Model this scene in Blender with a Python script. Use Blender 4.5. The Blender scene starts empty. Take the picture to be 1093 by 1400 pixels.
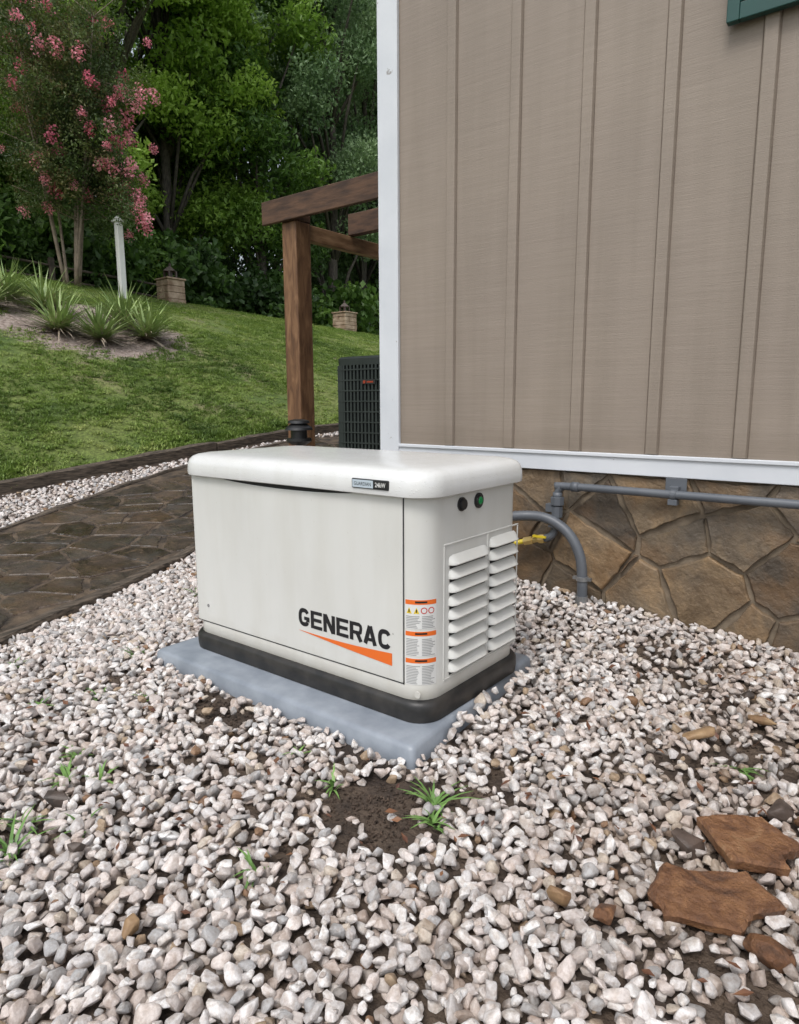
import bpy, bmesh, math, random
import numpy as np
import mathutils
from mathutils import Vector, Matrix, Euler
random.seed(7); rng=np.random.default_rng(11)
S=bpy.context.scene
# ------------------------------------------------------------------ helpers
def link(o,parent=None):
    S.collection.objects.link(o)
    if parent: o.parent=parent
    return o
def empty(name):
    o=bpy.data.objects.new(name,None); o.empty_display_size=.1; return link(o)
def ss(a,b,x):
    t=min(1,max(0,(x-a)/(b-a))); return t*t*(3-2*t)
class MB:
    def __init__(s): s.v=[];s.f=[];s.m=[];s.c=[]
    def add(s,vs,fs,mi=0,col=None):
        n=len(s.v); s.v+= [tuple(v) for v in vs]
        for f in fs: s.f.append([i+n for i in f]); s.m.append(mi); s.c.append(col)
    def obj(s,name,mats,parent=None,smooth=False,colname=None,linkit=True):
        me=bpy.data.meshes.new(name); me.from_pydata(s.v,[],s.f)
        for m in mats: me.materials.append(m)
        me.polygons.foreach_set('material_index',s.m)
        if smooth: me.polygons.foreach_set('use_smooth',[True]*len(s.f))
        if colname:
            a=me.color_attributes.new(colname,'FLOAT_COLOR','CORNER')
            buf=[]
            for f,c in zip(s.f,s.c):
                c=c or (1,1,1)
                for _ in f: buf+= [c[0],c[1],c[2],1]
            a.data.foreach_set('color',buf)
        me.update()
        o=bpy.data.objects.new(name,me)
        if linkit: link(o,parent)
        return o
    def box(s,a,b,mi=0,M=None,col=None):
        x0,y0,z0=a;x1,y1,z1=b
        vs=[Vector(p) for p in [(x0,y0,z0),(x1,y0,z0),(x1,y1,z0),(x0,y1,z0),(x0,y0,z1),(x1,y0,z1),(x1,y1,z1),(x0,y1,z1)]]
        if M is not None: vs=[M@v for v in vs]
        s.add(vs,[(3,2,1,0),(4,5,6,7),(0,1,5,4),(1,2,6,5),(2,3,7,6),(3,0,4,7)],mi,col)
    def tube(s,pts,rad,n=10,mi=0,col=None,caps=True):
        pts=[Vector(p) for p in pts]; rings=[]
        up=None
        for i,p in enumerate(pts):
            t=(pts[min(i+1,len(pts)-1)]-pts[max(i-1,0)]).normalized()
            if up is None:
                up=Vector((0,0,1)) if abs(t.z)<.9 else Vector((1,0,0))
            a=t.cross(up).normalized(); b=a.cross(t).normalized(); up=b
            r=rad[i] if isinstance(rad,(list,tuple)) else rad
            rings.append([p+a*math.cos(k*2*math.pi/n)*r+b*math.sin(k*2*math.pi/n)*r for k in range(n)])
        vs=[v for r in rings for v in r]; fs=[]
        for i in range(len(pts)-1):
            for k in range(n):
                fs.append((i*n+k,(i+1)*n+k,(i+1)*n+(k+1)%n,i*n+(k+1)%n))
        if caps:
            fs.append(tuple(range(n))); fs.append(tuple((len(pts)-1)*n+k for k in reversed(range(n))))
        s.add(vs,fs,mi,col)
def bev(o,w=.004,seg=2,angle=35):
    m=o.modifiers.new('bevel','BEVEL'); m.width=w; m.segments=seg; m.limit_method='ANGLE'; m.angle_limit=math.radians(angle)
    return o
def smooth_curve(pts,n=8):
    pts=[Vector(p) for p in pts]; out=[]
    P=[pts[0]*2-pts[1]]+pts+[pts[-1]*2-pts[-2]]
    for i in range(1,len(P)-2):
        a,b,c,d=P[i-1],P[i],P[i+1],P[i+2]
        for k in range(n):
            t=k/n
            out.append(.5*((2*b)+(c-a)*t+(2*a-5*b+4*c-d)*t*t+(3*b-a-3*c+d)*t**3))
    out.append(pts[-1]); return out
# ------------------------------------------------------------------ materials
def newmat(name):
    m=bpy.data.materials.new(name); m.use_nodes=True; nt=m.node_tree
    b=nt.nodes['Principled BSDF']; return m,nt,b
def nd(nt,t,ins=None,**kw):
    n=nt.nodes.new(t)
    for k,v in kw.items(): setattr(n,k,v)
    if ins:
        for k,v in ins.items():
            if hasattr(v,'is_output'): nt.links.new(v,n.inputs[k])
            else: n.inputs[k].default_value=v
    return n
def pos(nt): return nd(nt,'ShaderNodeNewGeometry').outputs['Position']
def noise(nt,scale,detail=4,vec=None,rough=.55,dist=0):
    n=nd(nt,'ShaderNodeTexNoise',{'Scale':scale,'Detail':detail,'Roughness':rough,'Distortion':dist})
    nt.links.new(vec if vec is not None else pos(nt),n.inputs['Vector']); return n.outputs['Fac']
def scalev(nt,v,s):
    return nd(nt,'ShaderNodeVectorMath',{0:v,1:s},operation='MULTIPLY').outputs[0]
def ramp(nt,fac,stops,interp='LINEAR'):
    r=nd(nt,'ShaderNodeValToRGB',{'Fac':fac}); cr=r.color_ramp; cr.interpolation=interp
    while len(cr.elements)<len(stops): cr.elements.new(.5)
    for e,(p,c) in zip(cr.elements,stops):
        e.position=p; e.color=(c[0],c[1],c[2],1) if hasattr(c,'__len__') else (c,c,c,1)
    return r.outputs['Color']
def mix(nt,fac,a,b,mode='MIX'):
    n=nt.nodes.new('ShaderNodeMix'); n.data_type='RGBA'; n.blend_type=mode
    for s,v in ((0,fac),(6,a),(7,b)):
        if hasattr(v,'is_output'): nt.links.new(v,n.inputs[s])
        elif s==0: n.inputs[0].default_value=v
        else: n.inputs[s].default_value=(v[0],v[1],v[2],1)
    return n.outputs[2]
def math_(nt,op,a,b=0.0,clamp=False):
    n=nt.nodes.new('ShaderNodeMath'); n.operation=op; n.use_clamp=clamp
    for s,v in ((0,a),(1,b)):
        if hasattr(v,'is_output'): nt.links.new(v,n.inputs[s])
        else: n.inputs[s].default_value=v
    return n.outputs[0]
def bump(nt,b,h,strength=.3,dist=.01):
    n=nd(nt,'ShaderNodeBump',{'Height':h,'Strength':strength,'Distance':dist}); nt.links.new(n.outputs[0],b.inputs['Normal']); return n
def M(name,c1,c2=None,rough=.6,ns=5,bs=None,bstr=.3,bdist=.005,metal=0,stretch=None,detail=5,lo=.35,hi=.65):
    m,nt,b=newmat(name); b.inputs['Roughness'].default_value=rough; b.inputs['Metallic'].default_value=metal
    p=pos(nt)
    if stretch: p=scalev(nt,p,stretch)
    if c2: nt.links.new(ramp(nt,noise(nt,ns,detail,p),[(lo,c1),(hi,c2)]),b.inputs['Base Color'])
    else: b.inputs['Base Color'].default_value=(*c1,1)
    if bs: bump(nt,b,noise(nt,bs,4,p),bstr,bdist)
    return m
def srgb(r,g,b):
    f=lambda c:(c/255/12.92) if c/255<=.04045 else ((c/255+.055)/1.055)**2.4
    return (f(r),f(g),f(b))
# ------------------------------------------------------------------ terrain
CX,CY,CZ=1.1575,-1.5985,.9977; YAW=.66702
def Dof(x,y): return -(x-CX)*math.sin(YAW)+(y-CY)*math.cos(YAW)
def sp(x,w=.4):
    return w*math.log1p(math.exp(min(30,x/w)))
def base(x,y):
    D=Dof(x,y)
    z=-.08+.13*(sp(D-3.6)-sp(D-8.6))+.03*(sp(D-8.6)-sp(D-24))
    z+=.1*ss(.7,1.5,y)*ss(2.2,3.5,D)*ss(-3,-1.5,x)*(1-ss(3.5,6,D))
    return z
def zcr(y): return 3.41-.037*(min(max(y,-8),30)-4.27)
def h(x,y):
    if x>-5.05: z=base(x,y)
    else:
        zb=base(-5.05,y)+.04; t=-5.05-x; zc=zcr(y)
        u=t/8.0
        if u<1: g=u+.06*math.sin(u*math.pi); z=zb+(zc-zb)*g
        else:
            k=t-8; z=max(zc-.06*k,zc-1.2)
            if k>14: z+=.05*(min(k,60)-14)
    return z
def axis(lo,hi,fine_lo,fine_hi,st):
    a=list(np.arange(fine_lo,fine_hi+1e-6,st)); s=st; x=fine_hi
    while x<hi: s*=1.35; x+=s; a.append(x)
    s=st;x=fine_lo
    while x>lo: s*=1.35;x-=s;a.insert(0,x)
    return a
m,nt,b=newmat('lawn_soil'); b.inputs['Roughness'].default_value=.9
p=pos(nt)
g=ramp(nt,noise(nt,1.3,6,p),[(.3,(.085,.145,.03)),(.5,(.15,.20,.048)),(.7,(.21,.245,.075))])
fine=ramp(nt,noise(nt,28,5,p),[(.3,(.45,.45,.4)),(.7,(1.1,1.1,1.0))])
g=mix(nt,1.0,g,fine,'MULTIPLY')
dirt=ramp(nt,noise(nt,.9,5,p),[(.60,0),(.70,1)])
g=mix(nt,math_(nt,'MULTIPLY',dirt,.7),g,(.26,.21,.14))
dv=nd(nt,'ShaderNodeVectorMath',{0:p,1:(-9.0,3.75,1.9)},operation='SUBTRACT').outputs[0]
dv=nd(nt,'ShaderNodeVectorMath',{0:dv,1:(.62,.62,.3)},operation='MULTIPLY').outputs[0]
ln=nd(nt,'ShaderNodeVectorMath',{0:dv},operation='LENGTH').outputs['Value']
ln=math_(nt,'ADD',ln,math_(nt,'MULTIPLY',noise(nt,3,4,p),.5))
mk=ramp(nt,math_(nt,'MULTIPLY',ln,.7),[(.80,1),(.88,0)])
mulch=ramp(nt,noise(nt,22,5,p),[(.3,(.13,.09,.07)),(.6,(.38,.31,.27))])
nt.links.new(mix(nt,mk,g,mulch),b.inputs['Base Color'])
bump(nt,b,noise(nt,30,6,p),.8,.03)
LAWN=m
SOIL=M('soil',(.032,.021,.015),(.10,.07,.048),.75,ns=9,bs=60,bstr=1.0,bdist=.018,detail=9)
FOREST_FLOOR=M('forest_floor',(.03,.04,.015),(.07,.08,.03),.95,ns=3,bs=9,bstr=.8,bdist=.05)
mb=MB(); xs=axis(-260,260,-14,3,.2); ys=axis(-260,260,-3,22,.2)
nx=len(xs)
k=min(range(nx),key=lambda i:abs(xs[i]+5.05)); xs[k]=-5.05
for y in ys:
    for x in xs: mb.v.append((x,y,h(x,y)))
for j in range(len(ys)-1):
    for i in range(nx-1):
        mb.f.append([j*nx+i,j*nx+i+1,(j+1)*nx+i+1,(j+1)*nx+i])
        xc=(xs[i]+xs[i+1])/2; yc=(ys[j]+ys[j+1])/2
        mb.m.append(1 if (xc>-5.05 and yc<11 and yc>-9 and xc<12) else (2 if xc<-14.2 else 0)); mb.c.append(None)
mb.obj('ground',[LAWN,SOIL,FOREST_FLOOR],smooth=True)
# ------------------------------------------------------------------ scatter
def scatter(name,P,R,Sc,T,coll,parent=None):
    n=len(P); me=bpy.data.meshes.new(name); me.vertices.add(n)
    me.vertices.foreach_set('co',np.asarray(P,dtype=np.float32).ravel())
    a=me.attributes.new('rot','FLOAT_VECTOR','POINT'); a.data.foreach_set('vector',np.asarray(R,dtype=np.float32).ravel())
    a=me.attributes.new('scl','FLOAT_VECTOR','POINT'); a.data.foreach_set('vector',np.asarray(Sc,dtype=np.float32).ravel())
    a=me.attributes.new('tint','FLOAT','POINT'); a.data.foreach_set('value',np.asarray(T,dtype=np.float32).ravel())
    nv=len(coll.objects)
    a=me.attributes.new('vid','INT','POINT'); a.data.foreach_set('value',rng.integers(0,nv,n).astype(np.int32))
    me.update(); o=bpy.data.objects.new(name,me); link(o,parent)
    ng=bpy.data.node_groups.new(name+'_nodes','GeometryNodeTree')
    ng.interface.new_socket('Geometry',in_out='INPUT',socket_type='NodeSocketGeometry')
    ng.interface.new_socket('Geometry',in_out='OUTPUT',socket_type='NodeSocketGeometry')
    gi=ng.nodes.new('NodeGroupInput');go=ng.nodes.new('NodeGroupOutput')
    ip=ng.nodes.new('GeometryNodeInstanceOnPoints'); ci=ng.nodes.new('GeometryNodeCollectionInfo')
    ci.inputs['Collection'].default_value=coll; ci.inputs['Separate Children'].default_value=True; ci.inputs['Reset Children'].default_value=True
    ip.inputs['Pick Instance'].default_value=True
    def na(nm,dt):
        q=ng.nodes.new('GeometryNodeInputNamedAttribute'); q.data_type=dt; q.inputs['Name'].default_value=nm
        return [s for s in q.outputs if s.enabled and s.name=='Attribute'][0]
    ng.links.new(gi.outputs[0],ip.inputs['Points']); ng.links.new(ci.outputs[0],ip.inputs['Instance'])
    ng.links.new(na('vid','INT'),ip.inputs['Instance Index']); ng.links.new(na('rot','FLOAT_VECTOR'),ip.inputs['Rotation'])
    ng.links.new(na('scl','FLOAT_VECTOR'),ip.inputs['Scale']); ng.links.new(ip.outputs[0],go.inputs[0])
    md=o.modifiers.new('scatter','NODES'); md.node_group=ng
    return o
def coll(name,objs):
    c=bpy.data.collections.new(name)
    for o in objs: c.objects.link(o)
    return c
# ------------------------------------------------------------------ gravel
m,nt,b=newmat('marble_pebble'); b.inputs['Roughness'].default_value=.45
oi=nd(nt,'ShaderNodeObjectInfo').outputs['Random']
ti=nd(nt,'ShaderNodeAttribute',attribute_name='tint',attribute_type='INSTANCER').outputs['Fac']
c=ramp(nt,oi,[(0,(.60,.575,.565)),(.18,(.76,.73,.715)),(.36,(.68,.61,.575)),(.50,(.82,.81,.80)),(.66,(.54,.49,.465)),(.75,(.73,.67,.635)),(.86,(.45,.445,.445)),(.945,(.60,.53,.45)),(.975,(.42,.32,.22)),(.992,(.28,.17,.10))],'CONSTANT')
tc=nd(nt,'ShaderNodeTexCoord').outputs['Object']
off=nd(nt,'ShaderNodeVectorMath',{0:tc,1:(0,0,0)},operation='ADD'); 
comb=nd(nt,'ShaderNodeCombineXYZ',{'X':math_(nt,'MULTIPLY',oi,40),'Y':math_(nt,'MULTIPLY',oi,17),'Z':0.0}).outputs[0]
nt.links.new(comb,off.inputs[1]); ov=off.outputs[0]
st=ramp(nt,noise(nt,1.4,5,ov),[(.35,(.68,.61,.55)),(.55,(1,1,1))])
c=mix(nt,.75,c,st,'MULTIPLY')
vein=ramp(nt,noise(nt,3.5,7,ov,.75),[(.3,(.64,.60,.57)),(.6,(1.05,1.05,1.05))])
c=mix(nt,.75,c,vein,'MULTIPLY')
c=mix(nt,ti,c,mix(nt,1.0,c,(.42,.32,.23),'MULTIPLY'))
nt.links.new(c,b.inputs['Base Color'])
bump(nt,b,noise(nt,5,6,ov,.65),.5,.006)
PEB=m
def rock(name,r,n=15,sq=(1,.8,.6),mat=None,bv=.16,seed=0):
    rr=random.Random(seed); bm=bmesh.new()
    for i in range(n):
        v=Vector((rr.gauss(0,1),rr.gauss(0,1),rr.gauss(0,1))).normalized()*(.85+.25*rr.random())
        bm.verts.new((v.x*sq[0],v.y*sq[1],v.z*sq[2]))
    res=bmesh.ops.convex_hull(bm,input=bm.verts)
    junk=[e for e in res['geom_interior'] if isinstance(e,bmesh.types.BMVert)]
    if junk: bmesh.ops.delete(bm,geom=junk,context='VERTS')
    bmesh.ops.dissolve_limit(bm,angle_limit=math.radians(14),verts=bm.verts,edges=bm.edges)
    bmesh.ops.bevel(bm,geom=bm.edges[:]+bm.verts[:],offset=bv,segments=2,profile=.5,affect='EDGES',clamp_overlap=True)
    bmesh.ops.recalc_face_normals(bm,faces=bm.faces)
    for f in bm.faces: f.smooth=True
    me=bpy.data.meshes.new(name); bm.to_mesh(me); bm.free()
    if mat: me.materials.append(mat)
    o=bpy.data.objects.new(name,me); return o
vars_=[rock('pebble_shape',1,random.Random(i).randint(11,20),(1,random.Random(i+50).uniform(.65,.92),random.Random(i+90).uniform(.5,.8)),PEB,.16,i) for i in range(20)]
PC=coll('pebble_shapes',vars_)
pcl=[(-2.3,-1.9),(-2.85,-.4),(-3.2,.5),(-3.56,1.4),(-3.85,2.3),(-4.0,3.2),(-4.05,4.4)]; PHW=.78
def pathdist(x,y):
    best=9
    for (a,b_),(c_,d) in zip(pcl[:-1],pcl[1:]):
        dx,dy=c_-a,d-b_; t=max(0,min(1,((x-a)*dx+(y-b_)*dy)/(dx*dx+dy*dy)))
        best=min(best,math.hypot(x-a-t*dx,y-b_-t*dy))
    return best
DP=[(.12,-.31,.14,.86),(.0,-.37,.09,.7),(.16,-.44,.07,.6),(-.72,-.21,.11,.9),(-.60,-.27,.08,.6),(-.42,-.42,.08,.35),(.38,1.12,.14,.7),(.62,.9,.12,.6),(-.5,-.95,.07,.5),(-.9,-.75,.09,.35),(.25,-.1,.10,.5),(.72,.42,.12,.55),(.05,-.62,.06,.45),(.82,.62,.12,.6),(-.1,-.18,.07,.5),(-1.25,-.35,.08,.4),(.95,-.35,.10,.5),(.5,.1,.08,.35)]
SLB=[(.865,-.175,.115),(.905,.05,.095)]
def padx(y): return .045-.072*(y+.12)/.88
P=[];T=[];Z=[]
def gx(layer,sp_,x0,x1,y0,y1,zoff,keep,zr=(.0140,.0235)):
    y=y0;j=0
    while y<y1:
        x=x0+(j%2)*sp_*.5
        while x<x1:
            px=x+random.uniform(-.4,.4)*sp_; py=y+random.uniform(-.4,.4)*sp_
            x+=sp_
            ed=max(.016,padx(py)+.006)
            if -1.305<px<ed and -.13<py<.76: continue
            if px>-1.4 and py>1.49: continue
            if px<-4.98: continue
            D=Dof(px,py); L=(px-CX)*math.cos(YAW)+(py-CY)*math.sin(YAW)
            if D<.35 or abs(L)>.72*D+.55: continue
            if pathdist(px,py)<PHW+.03: continue
            if layer and any(math.hypot(px-a,py-b_)<r for a,b_,r in SLB): continue
            k=keep
            for (a,b_,r,q) in DP:
                d=math.hypot(px-a,py-b_)+.05*math.sin(px*40)*math.cos(py*37)
                if d<r: k*=(1-q)
                elif d<r*1.5: k*=(1-q*.4)
            if random.random()>k: continue
            t=.0
            if px>.1: t=.6*ss(.1,.8,px)*ss(-.55,-.2,py)*random.uniform(.1,1)
            t=max(t,.3*random.random()**3)
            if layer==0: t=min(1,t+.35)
            zz=h(px,py)+zoff+random.uniform(-.004,.006)
            if layer and 0<px<.16 and .02<py<.8:
                w_=(1-ss(.04,.16,px))*ss(.02,.14,py); zz=zz*(1-w_)+(-.016+random.uniform(-.006,.006))*w_
            P.append((px,py,zz)); T.append(t); Z.append(random.uniform(*zr)*(1 if random.random()<.9 else 1.3))
        y+=sp_*.87; j+=1
gx(0,.034,-2.6,2.4,-1.5,1.5,.004,.95)
gx(1,.035,-2.6,2.4,-1.5,1.5,.022,.92)
gx(1,.045,-2.3,1.9,-1.4,1.5,.024,.55,(.008,.013))
gx(0,.044,-5.0,-1.38,-.4,9,.006,.95,(.016,.025))
gx(1,.045,-5.0,-1.38,-.4,9,.022,.85,(.016,.025))
n=len(P); Z=np.array(Z)
R=np.stack([rng.normal(0,.5,n),rng.normal(0,.5,n),rng.uniform(0,6.28,n)],1)
Sc=np.stack([Z*rng.uniform(.9,1.3,n),Z,Z*rng.uniform(.85,1.15,n)],1)
scatter('gravel',P,R,Sc,T,PC)
print('pebbles',n)
# ------------------------------------------------------------------ voronoi flagstones
def clip(poly,a,b_,c_):
    out=[]
    for i in range(len(poly)):
        p,q=poly[i],poly[(i+1)%len(poly)]
        dp=a*p[0]+b_*p[1]-c_; dq=a*q[0]+b_*q[1]-c_
        if dp<=0: out.append(p)
        if (dp<0<dq) or (dq<0<dp):
            t=dp/(dp-dq); out.append((p[0]+(q[0]-p[0])*t,p[1]+(q[1]-p[1])*t))
    return out
def flags(seeds,bounds,gap,seed=1,rad=1.2,wt=0.0,jit=.0035):
    rr=random.Random(seed); cells=[]; Wt=[rr.uniform(-wt,wt) for _ in seeds]
    for i,s in enumerate(seeds):
        x0,y0,x1,y1=bounds
        poly=[(x0,y0),(x1,y0),(x1,y1),(x0,y1)]
        for j,t in enumerate(seeds):
            if i==j or abs(t[0]-s[0])>rad or abs(t[1]-s[1])>rad: continue
            dx,dy=t[0]-s[0],t[1]-s[1]; L=math.hypot(dx,dy)
            if L<1e-6: continue
            dx/=L;dy/=L
            poly=clip(poly,dx,dy,s[0]*dx+s[1]*dy+L/2+(Wt[i]-Wt[j])/(2*L)-gap*rr.uniform(.4,1.9))
            if len(poly)<3: break
        if len(poly)<3: continue
        q=[]
        for k,pnt in enumerate(poly):
            if not q or math.hypot(pnt[0]-q[-1][0],pnt[1]-q[-1][1])>.012: q.append(pnt)
        if len(q)<3: continue
        ar_=abs(sum(q[k][0]*q[(k+1)%len(q)][1]-q[(k+1)%len(q)][0]*q[k][1] for k in range(len(q))))/2
        if ar_<.0012: continue
        out=[]
        for k in range(len(q)):
            a,b_=q[k],q[(k+1)%len(q)]; L=math.hypot(b_[0]-a[0],b_[1]-a[1])
            m_=max(1,int(L/.025)); px_=(b_[1]-a[1])/L; py_=-(b_[0]-a[0])/L; bow=rr.uniform(0,.05)*L; ph=rr.uniform(0,6.28)
            for w in range(m_):
                t=w/m_
                bb=bow*math.sin(t*math.pi)*.6+.003*(1+math.sin(ph+t*L*60))*math.sin(t*math.pi)
                out.append((a[0]+(b_[0]-a[0])*t+rr.uniform(-jit,jit)-px_*bb,a[1]+(b_[1]-a[1])*t+rr.uniform(-jit,jit)-py_*bb))
        if len(out)>=3: cells.append(out)
    return cells
def stone_mat(name,rough,rust=.55,dark=(.42,.38,.35),blotch=None):
    m,nt,b=newmat(name)
    ca=nd(nt,'ShaderNodeVertexColor',layer_name='Col').outputs['Color']
    p=pos(nt)
    v=ramp(nt,noise(nt,7,9,p,.7,.8),[(.3,dark),(.5,(.92,.9,.88)),(.72,(1.5,1.38,1.2))])
    c=mix(nt,1.0,ca,v,'MULTIPLY')
    ru=ramp(nt,noise(nt,3.2,6,p,.6,.4),[(.5,0),(.68,1)])
    c=mix(nt,math_(nt,'MULTIPLY',ru,rust),c,(.19,.105,.045))
    gy=ramp(nt,noise(nt,4.1,6,scalev(nt,p,(1,1.3,.8)),.6,.4),[(.50,0),(.66,1)])
    c=mix(nt,math_(nt,'MULTIPLY',gy,.5),c,(.075,.068,.058))
    if blotch:
        bl=ramp(nt,noise(nt,9,9,p,.72,1.0),[(.55,0),(.66,1)]); c=mix(nt,math_(nt,'MULTIPLY',bl,.75),c,blotch)
    nt.links.new(c,b.inputs['Base Color'])
    rg=ramp(nt,noise(nt,5,5,p),[(.35,rough-.12),(.65,min(1,rough+.2))]); nt.links.new(rg,b.inputs['Roughness'])
    hh=math_(nt,'ADD',noise(nt,9,8,p,.6),math_(nt,'MULTIPLY',noise(nt,60,4,p),.25))
    bump(nt,b,hh,.9,.02); return m
FST=stone_mat('fieldstone',.6,.6); PST=stone_mat('path_flagstone',.34,.2,(.30,.28,.26),(.14,.095,.062))
MORT=M('mortar',(.13,.10,.07),(.24,.19,.135),.9,ns=12,bs=80,bstr=.6,bdist=.004)
PMORT=M('path_mortar',(.025,.019,.014),(.13,.092,.06),.7,ns=9,bs=40,bstr=.7,bdist=.01,detail=8)
seeds=[]; mb=MB(); rr=random.Random(5)
for j in range(30):
    for i in range(9):
        seeds.append((-4.95+i*.36+rr.uniform(-.17,.17)+(j%2)*.16,-1.9+j*.22+rr.uniform(-.10,.10)))
cells=flags(seeds,(-6,-2.5,-1,5.5),.009,2,.9,.012)
for c in cells:
    cx=sum(p[0] for p in c)/len(c); cy=sum(p[1] for p in c)/len(c)
    if pathdist(cx,cy)>PHW-.07 or cy<-1.7 or cy>4.2: continue
    f_=rr.uniform(.4,1.1); w_=rr.uniform(0,1)
    col=(.066*f_+.020*w_,.054*f_+.008*w_,.045*f_); zt=.033+rr.uniform(-.003,.004)
    def pull(q):
        d=pathdist(*q)
        if d>PHW-.015:
            f=(d-(PHW-.015))/max(d,1e-3)
            return (q[0]+(cx-q[0])*min(.9,f*2.2),q[1]+(cy-q[1])*min(.9,f*2.2))
        return q
    c=[pull(q) for q in c]; n_=len(c)
    top=[(x,y_,h(x,y_)+zt) for x,y_ in [(cx+(x-cx)*.95,cy+(y_-cy)*.95) for x,y_ in c]]
    mid=[(x,y_,h(x,y_)+zt-.006) for x,y_ in c]; bot=[(x,y_,h(x,y_)-.02) for x,y_ in c]
    vs=top+mid+bot; fs=[tuple(range(n_))]
    for k in range(n_):
        k2=(k+1)%n_; fs.append((k,n_+k,n_+k2,k2)); fs.append((n_+k,2*n_+k,2*n_+k2,n_+k2))
    mb.add(vs,fs,0,col)
PATH=empty('stone_path')
mb.obj('flagstones',[PST],PATH,colname='Col')
def offs(poly,d):
    out=[]
    for i,p in enumerate(poly):
        a=Vector(poly[max(i-1,0)]); b_=Vector(poly[min(i+1,len(poly)-1)]); t=(b_-a).normalized()
        out.append((p[0]+t.y*d,p[1]-t.x*d))
    return out
def resample(poly,st=.12):
    return [tuple(v)[:2] for v in smooth_curve([(p[0],p[1],0) for p in poly],12)]
pc2=resample(pcl); Lp=offs(pc2,-PHW); Rp=offs(pc2,PHW)
mb=MB(); K=8
for i in range(len(pc2)):
    for k in range(K+1):
        t=k/K; x=Lp[i][0]*(1-t)+Rp[i][0]*t; y=Lp[i][1]*(1-t)+Rp[i][1]*t; mb.v.append((x,y,h(x,y)+.027))
for i in range(len(pc2)-1):
    for k in range(K):
        a=i*(K+1)+k; mb.f.append([a,a+1,a+K+2,a+K+1]); mb.m.append(0); mb.c.append(None)
mb.obj('mortar_bed',[PMORT],PATH,smooth=True)
TIMB=M('weathered_timber',(.03,.023,.016),(.14,.108,.08),.75,ns=5,stretch=(14,2,14),bs=10,bstr=.6,bdist=.01)
def timber_run(pts,w,ht,name,parent,z0=-.08,seed=0):
    rr=random.Random(seed); mb=MB(); V=[]
    pts2=[]
    for (a,b_),(c_,d) in zip(pts[:-1],pts[1:]):
        L=math.hypot(c_-a,d-b_); m_=max(1,int(L/.25))
        for k in range(m_): pts2.append((a+(c_-a)*k/m_,b_+(d-b_)*k/m_))
    pts2.append(pts[-1]); A=offs(pts2,-w/2);B=offs(pts2,w/2)
    for i,(a,b_) in enumerate(zip(A,B)):
        zc=h(*pts2[i]) if pts2[i][0]>-5.02 else base(-5.0,pts2[i][1]); j=lambda s=.005:rr.uniform(-s,s)
        zc+=j(.008)
        V+=[(a[0]+j(),a[1],zc+z0),(a[0]+j(),a[1],zc+ht-.012+j()),(a[0]+(b_[0]-a[0])*.12,a[1]+(b_[1]-a[1])*.12,zc+ht+j()),(a[0]+(b_[0]-a[0])*.88,a[1]+(b_[1]-a[1])*.88,zc+ht+j()),(b_[0]+j(),b_[1],zc+ht-.012+j()),(b_[0]+j(),b_[1],zc+z0)]
    F_=[]
    for i in range(len(pts2)-1):
        for k in range(5): F_.append((i*6+k,i*6+k+1,(i+1)*6+k+1,(i+1)*6+k))
    F_.append((0,1,2,3,4,5)); e=(len(pts2)-1)*6; F_.append((e+5,e+4,e+3,e+2,e+1,e))
    mb.add(V,F_); o=mb.obj(name,[TIMB],parent); return o
timber_run(Rp[::3],.07,.055,'edging_near',PATH,seed=1)
timber_run(Lp[::3],.06,.045,'edging_far',PATH,seed=2)
timber_run([(-5.06,-3),(-5.06,3.0)],.13,.14,'timber_edging',None,seed=3)
timber_run([(-5.06,3.02),(-5.06,9.5)],.13,.13,'timber_edging',None,seed=4)
# ------------------------------------------------------------------ house
HOUSE=empty('house')
WY=1.5; HX=-1.385; HX1=6.0; HYB=9.5; HT=4.6; ZS=.745
m,nt,b=newmat('taupe_siding'); b.inputs['Roughness'].default_value=.6
p=pos(nt); ps=scalev(nt,p,(.7,.7,30))
c=ramp(nt,noise(nt,3,5,ps),[(.3,srgb(137,125,113)),(.7,srgb(144,132,120))])
blot=ramp(nt,noise(nt,1.2,4,p),[(.35,(.94,.94,.95)),(.65,(1.03,1.03,1.03))]); c=mix(nt,1,c,blot,'MULTIPLY')
stk=ramp(nt,noise(nt,2.2,5,scalev(nt,p,(5,5,.35))),[(.35,(.93,.93,.92)),(.6,(1.02,1.02,1.02))]); c=mix(nt,1,c,stk,'MULTIPLY')
sep=nd(nt,'ShaderNodeSeparateXYZ',{0:p}).outputs['Z']
dz=ramp(nt,math_(nt,'ADD',sep,math_(nt,'MULTIPLY',noise(nt,9,4,p),.12)),[(.80,(.72,.70,.66)),(.93,(1,1,1))]); c=mix(nt,.7,c,dz,'MULTIPLY')
spk=ramp(nt,noise(nt,34,3,p),[(.76,0),(.79,1)]); c=mix(nt,math_(nt,'MULTIPLY',spk,.35),c,srgb(185,172,155))
nt.links.new(c,b.inputs['Base Color'])
ps2=scalev(nt,p,(2.5,2.5,75)); hh=math_(nt,'ADD',noise(nt,4,4,ps2),math_(nt,'MULTIPLY',noise(nt,160,3,p),.6)); bump(nt,b,hh,.35,.003)
SID=m
m,nt,b=newmat('white_trim_paint'); b.inputs['Roughness'].default_value=.5; p=pos(nt)
c=ramp(nt,noise(nt,2,5,p),[(.3,(.56,.585,.62)),(.7,(.68,.70,.73))])
ch=ramp(nt,noise(nt,11,6,p,.7),[(.66,0),(.69,1)]); c=mix(nt,math_(nt,'MULTIPLY',ch,.7),c,(.20,.17,.14))
nt.links.new(c,b.inputs['Base Color']); bump(nt,b,noise(nt,40,4,p),.2,.003); TRIM=m
mb=MB(); G=[-.93+.3625*i for i in range(20)]
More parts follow.
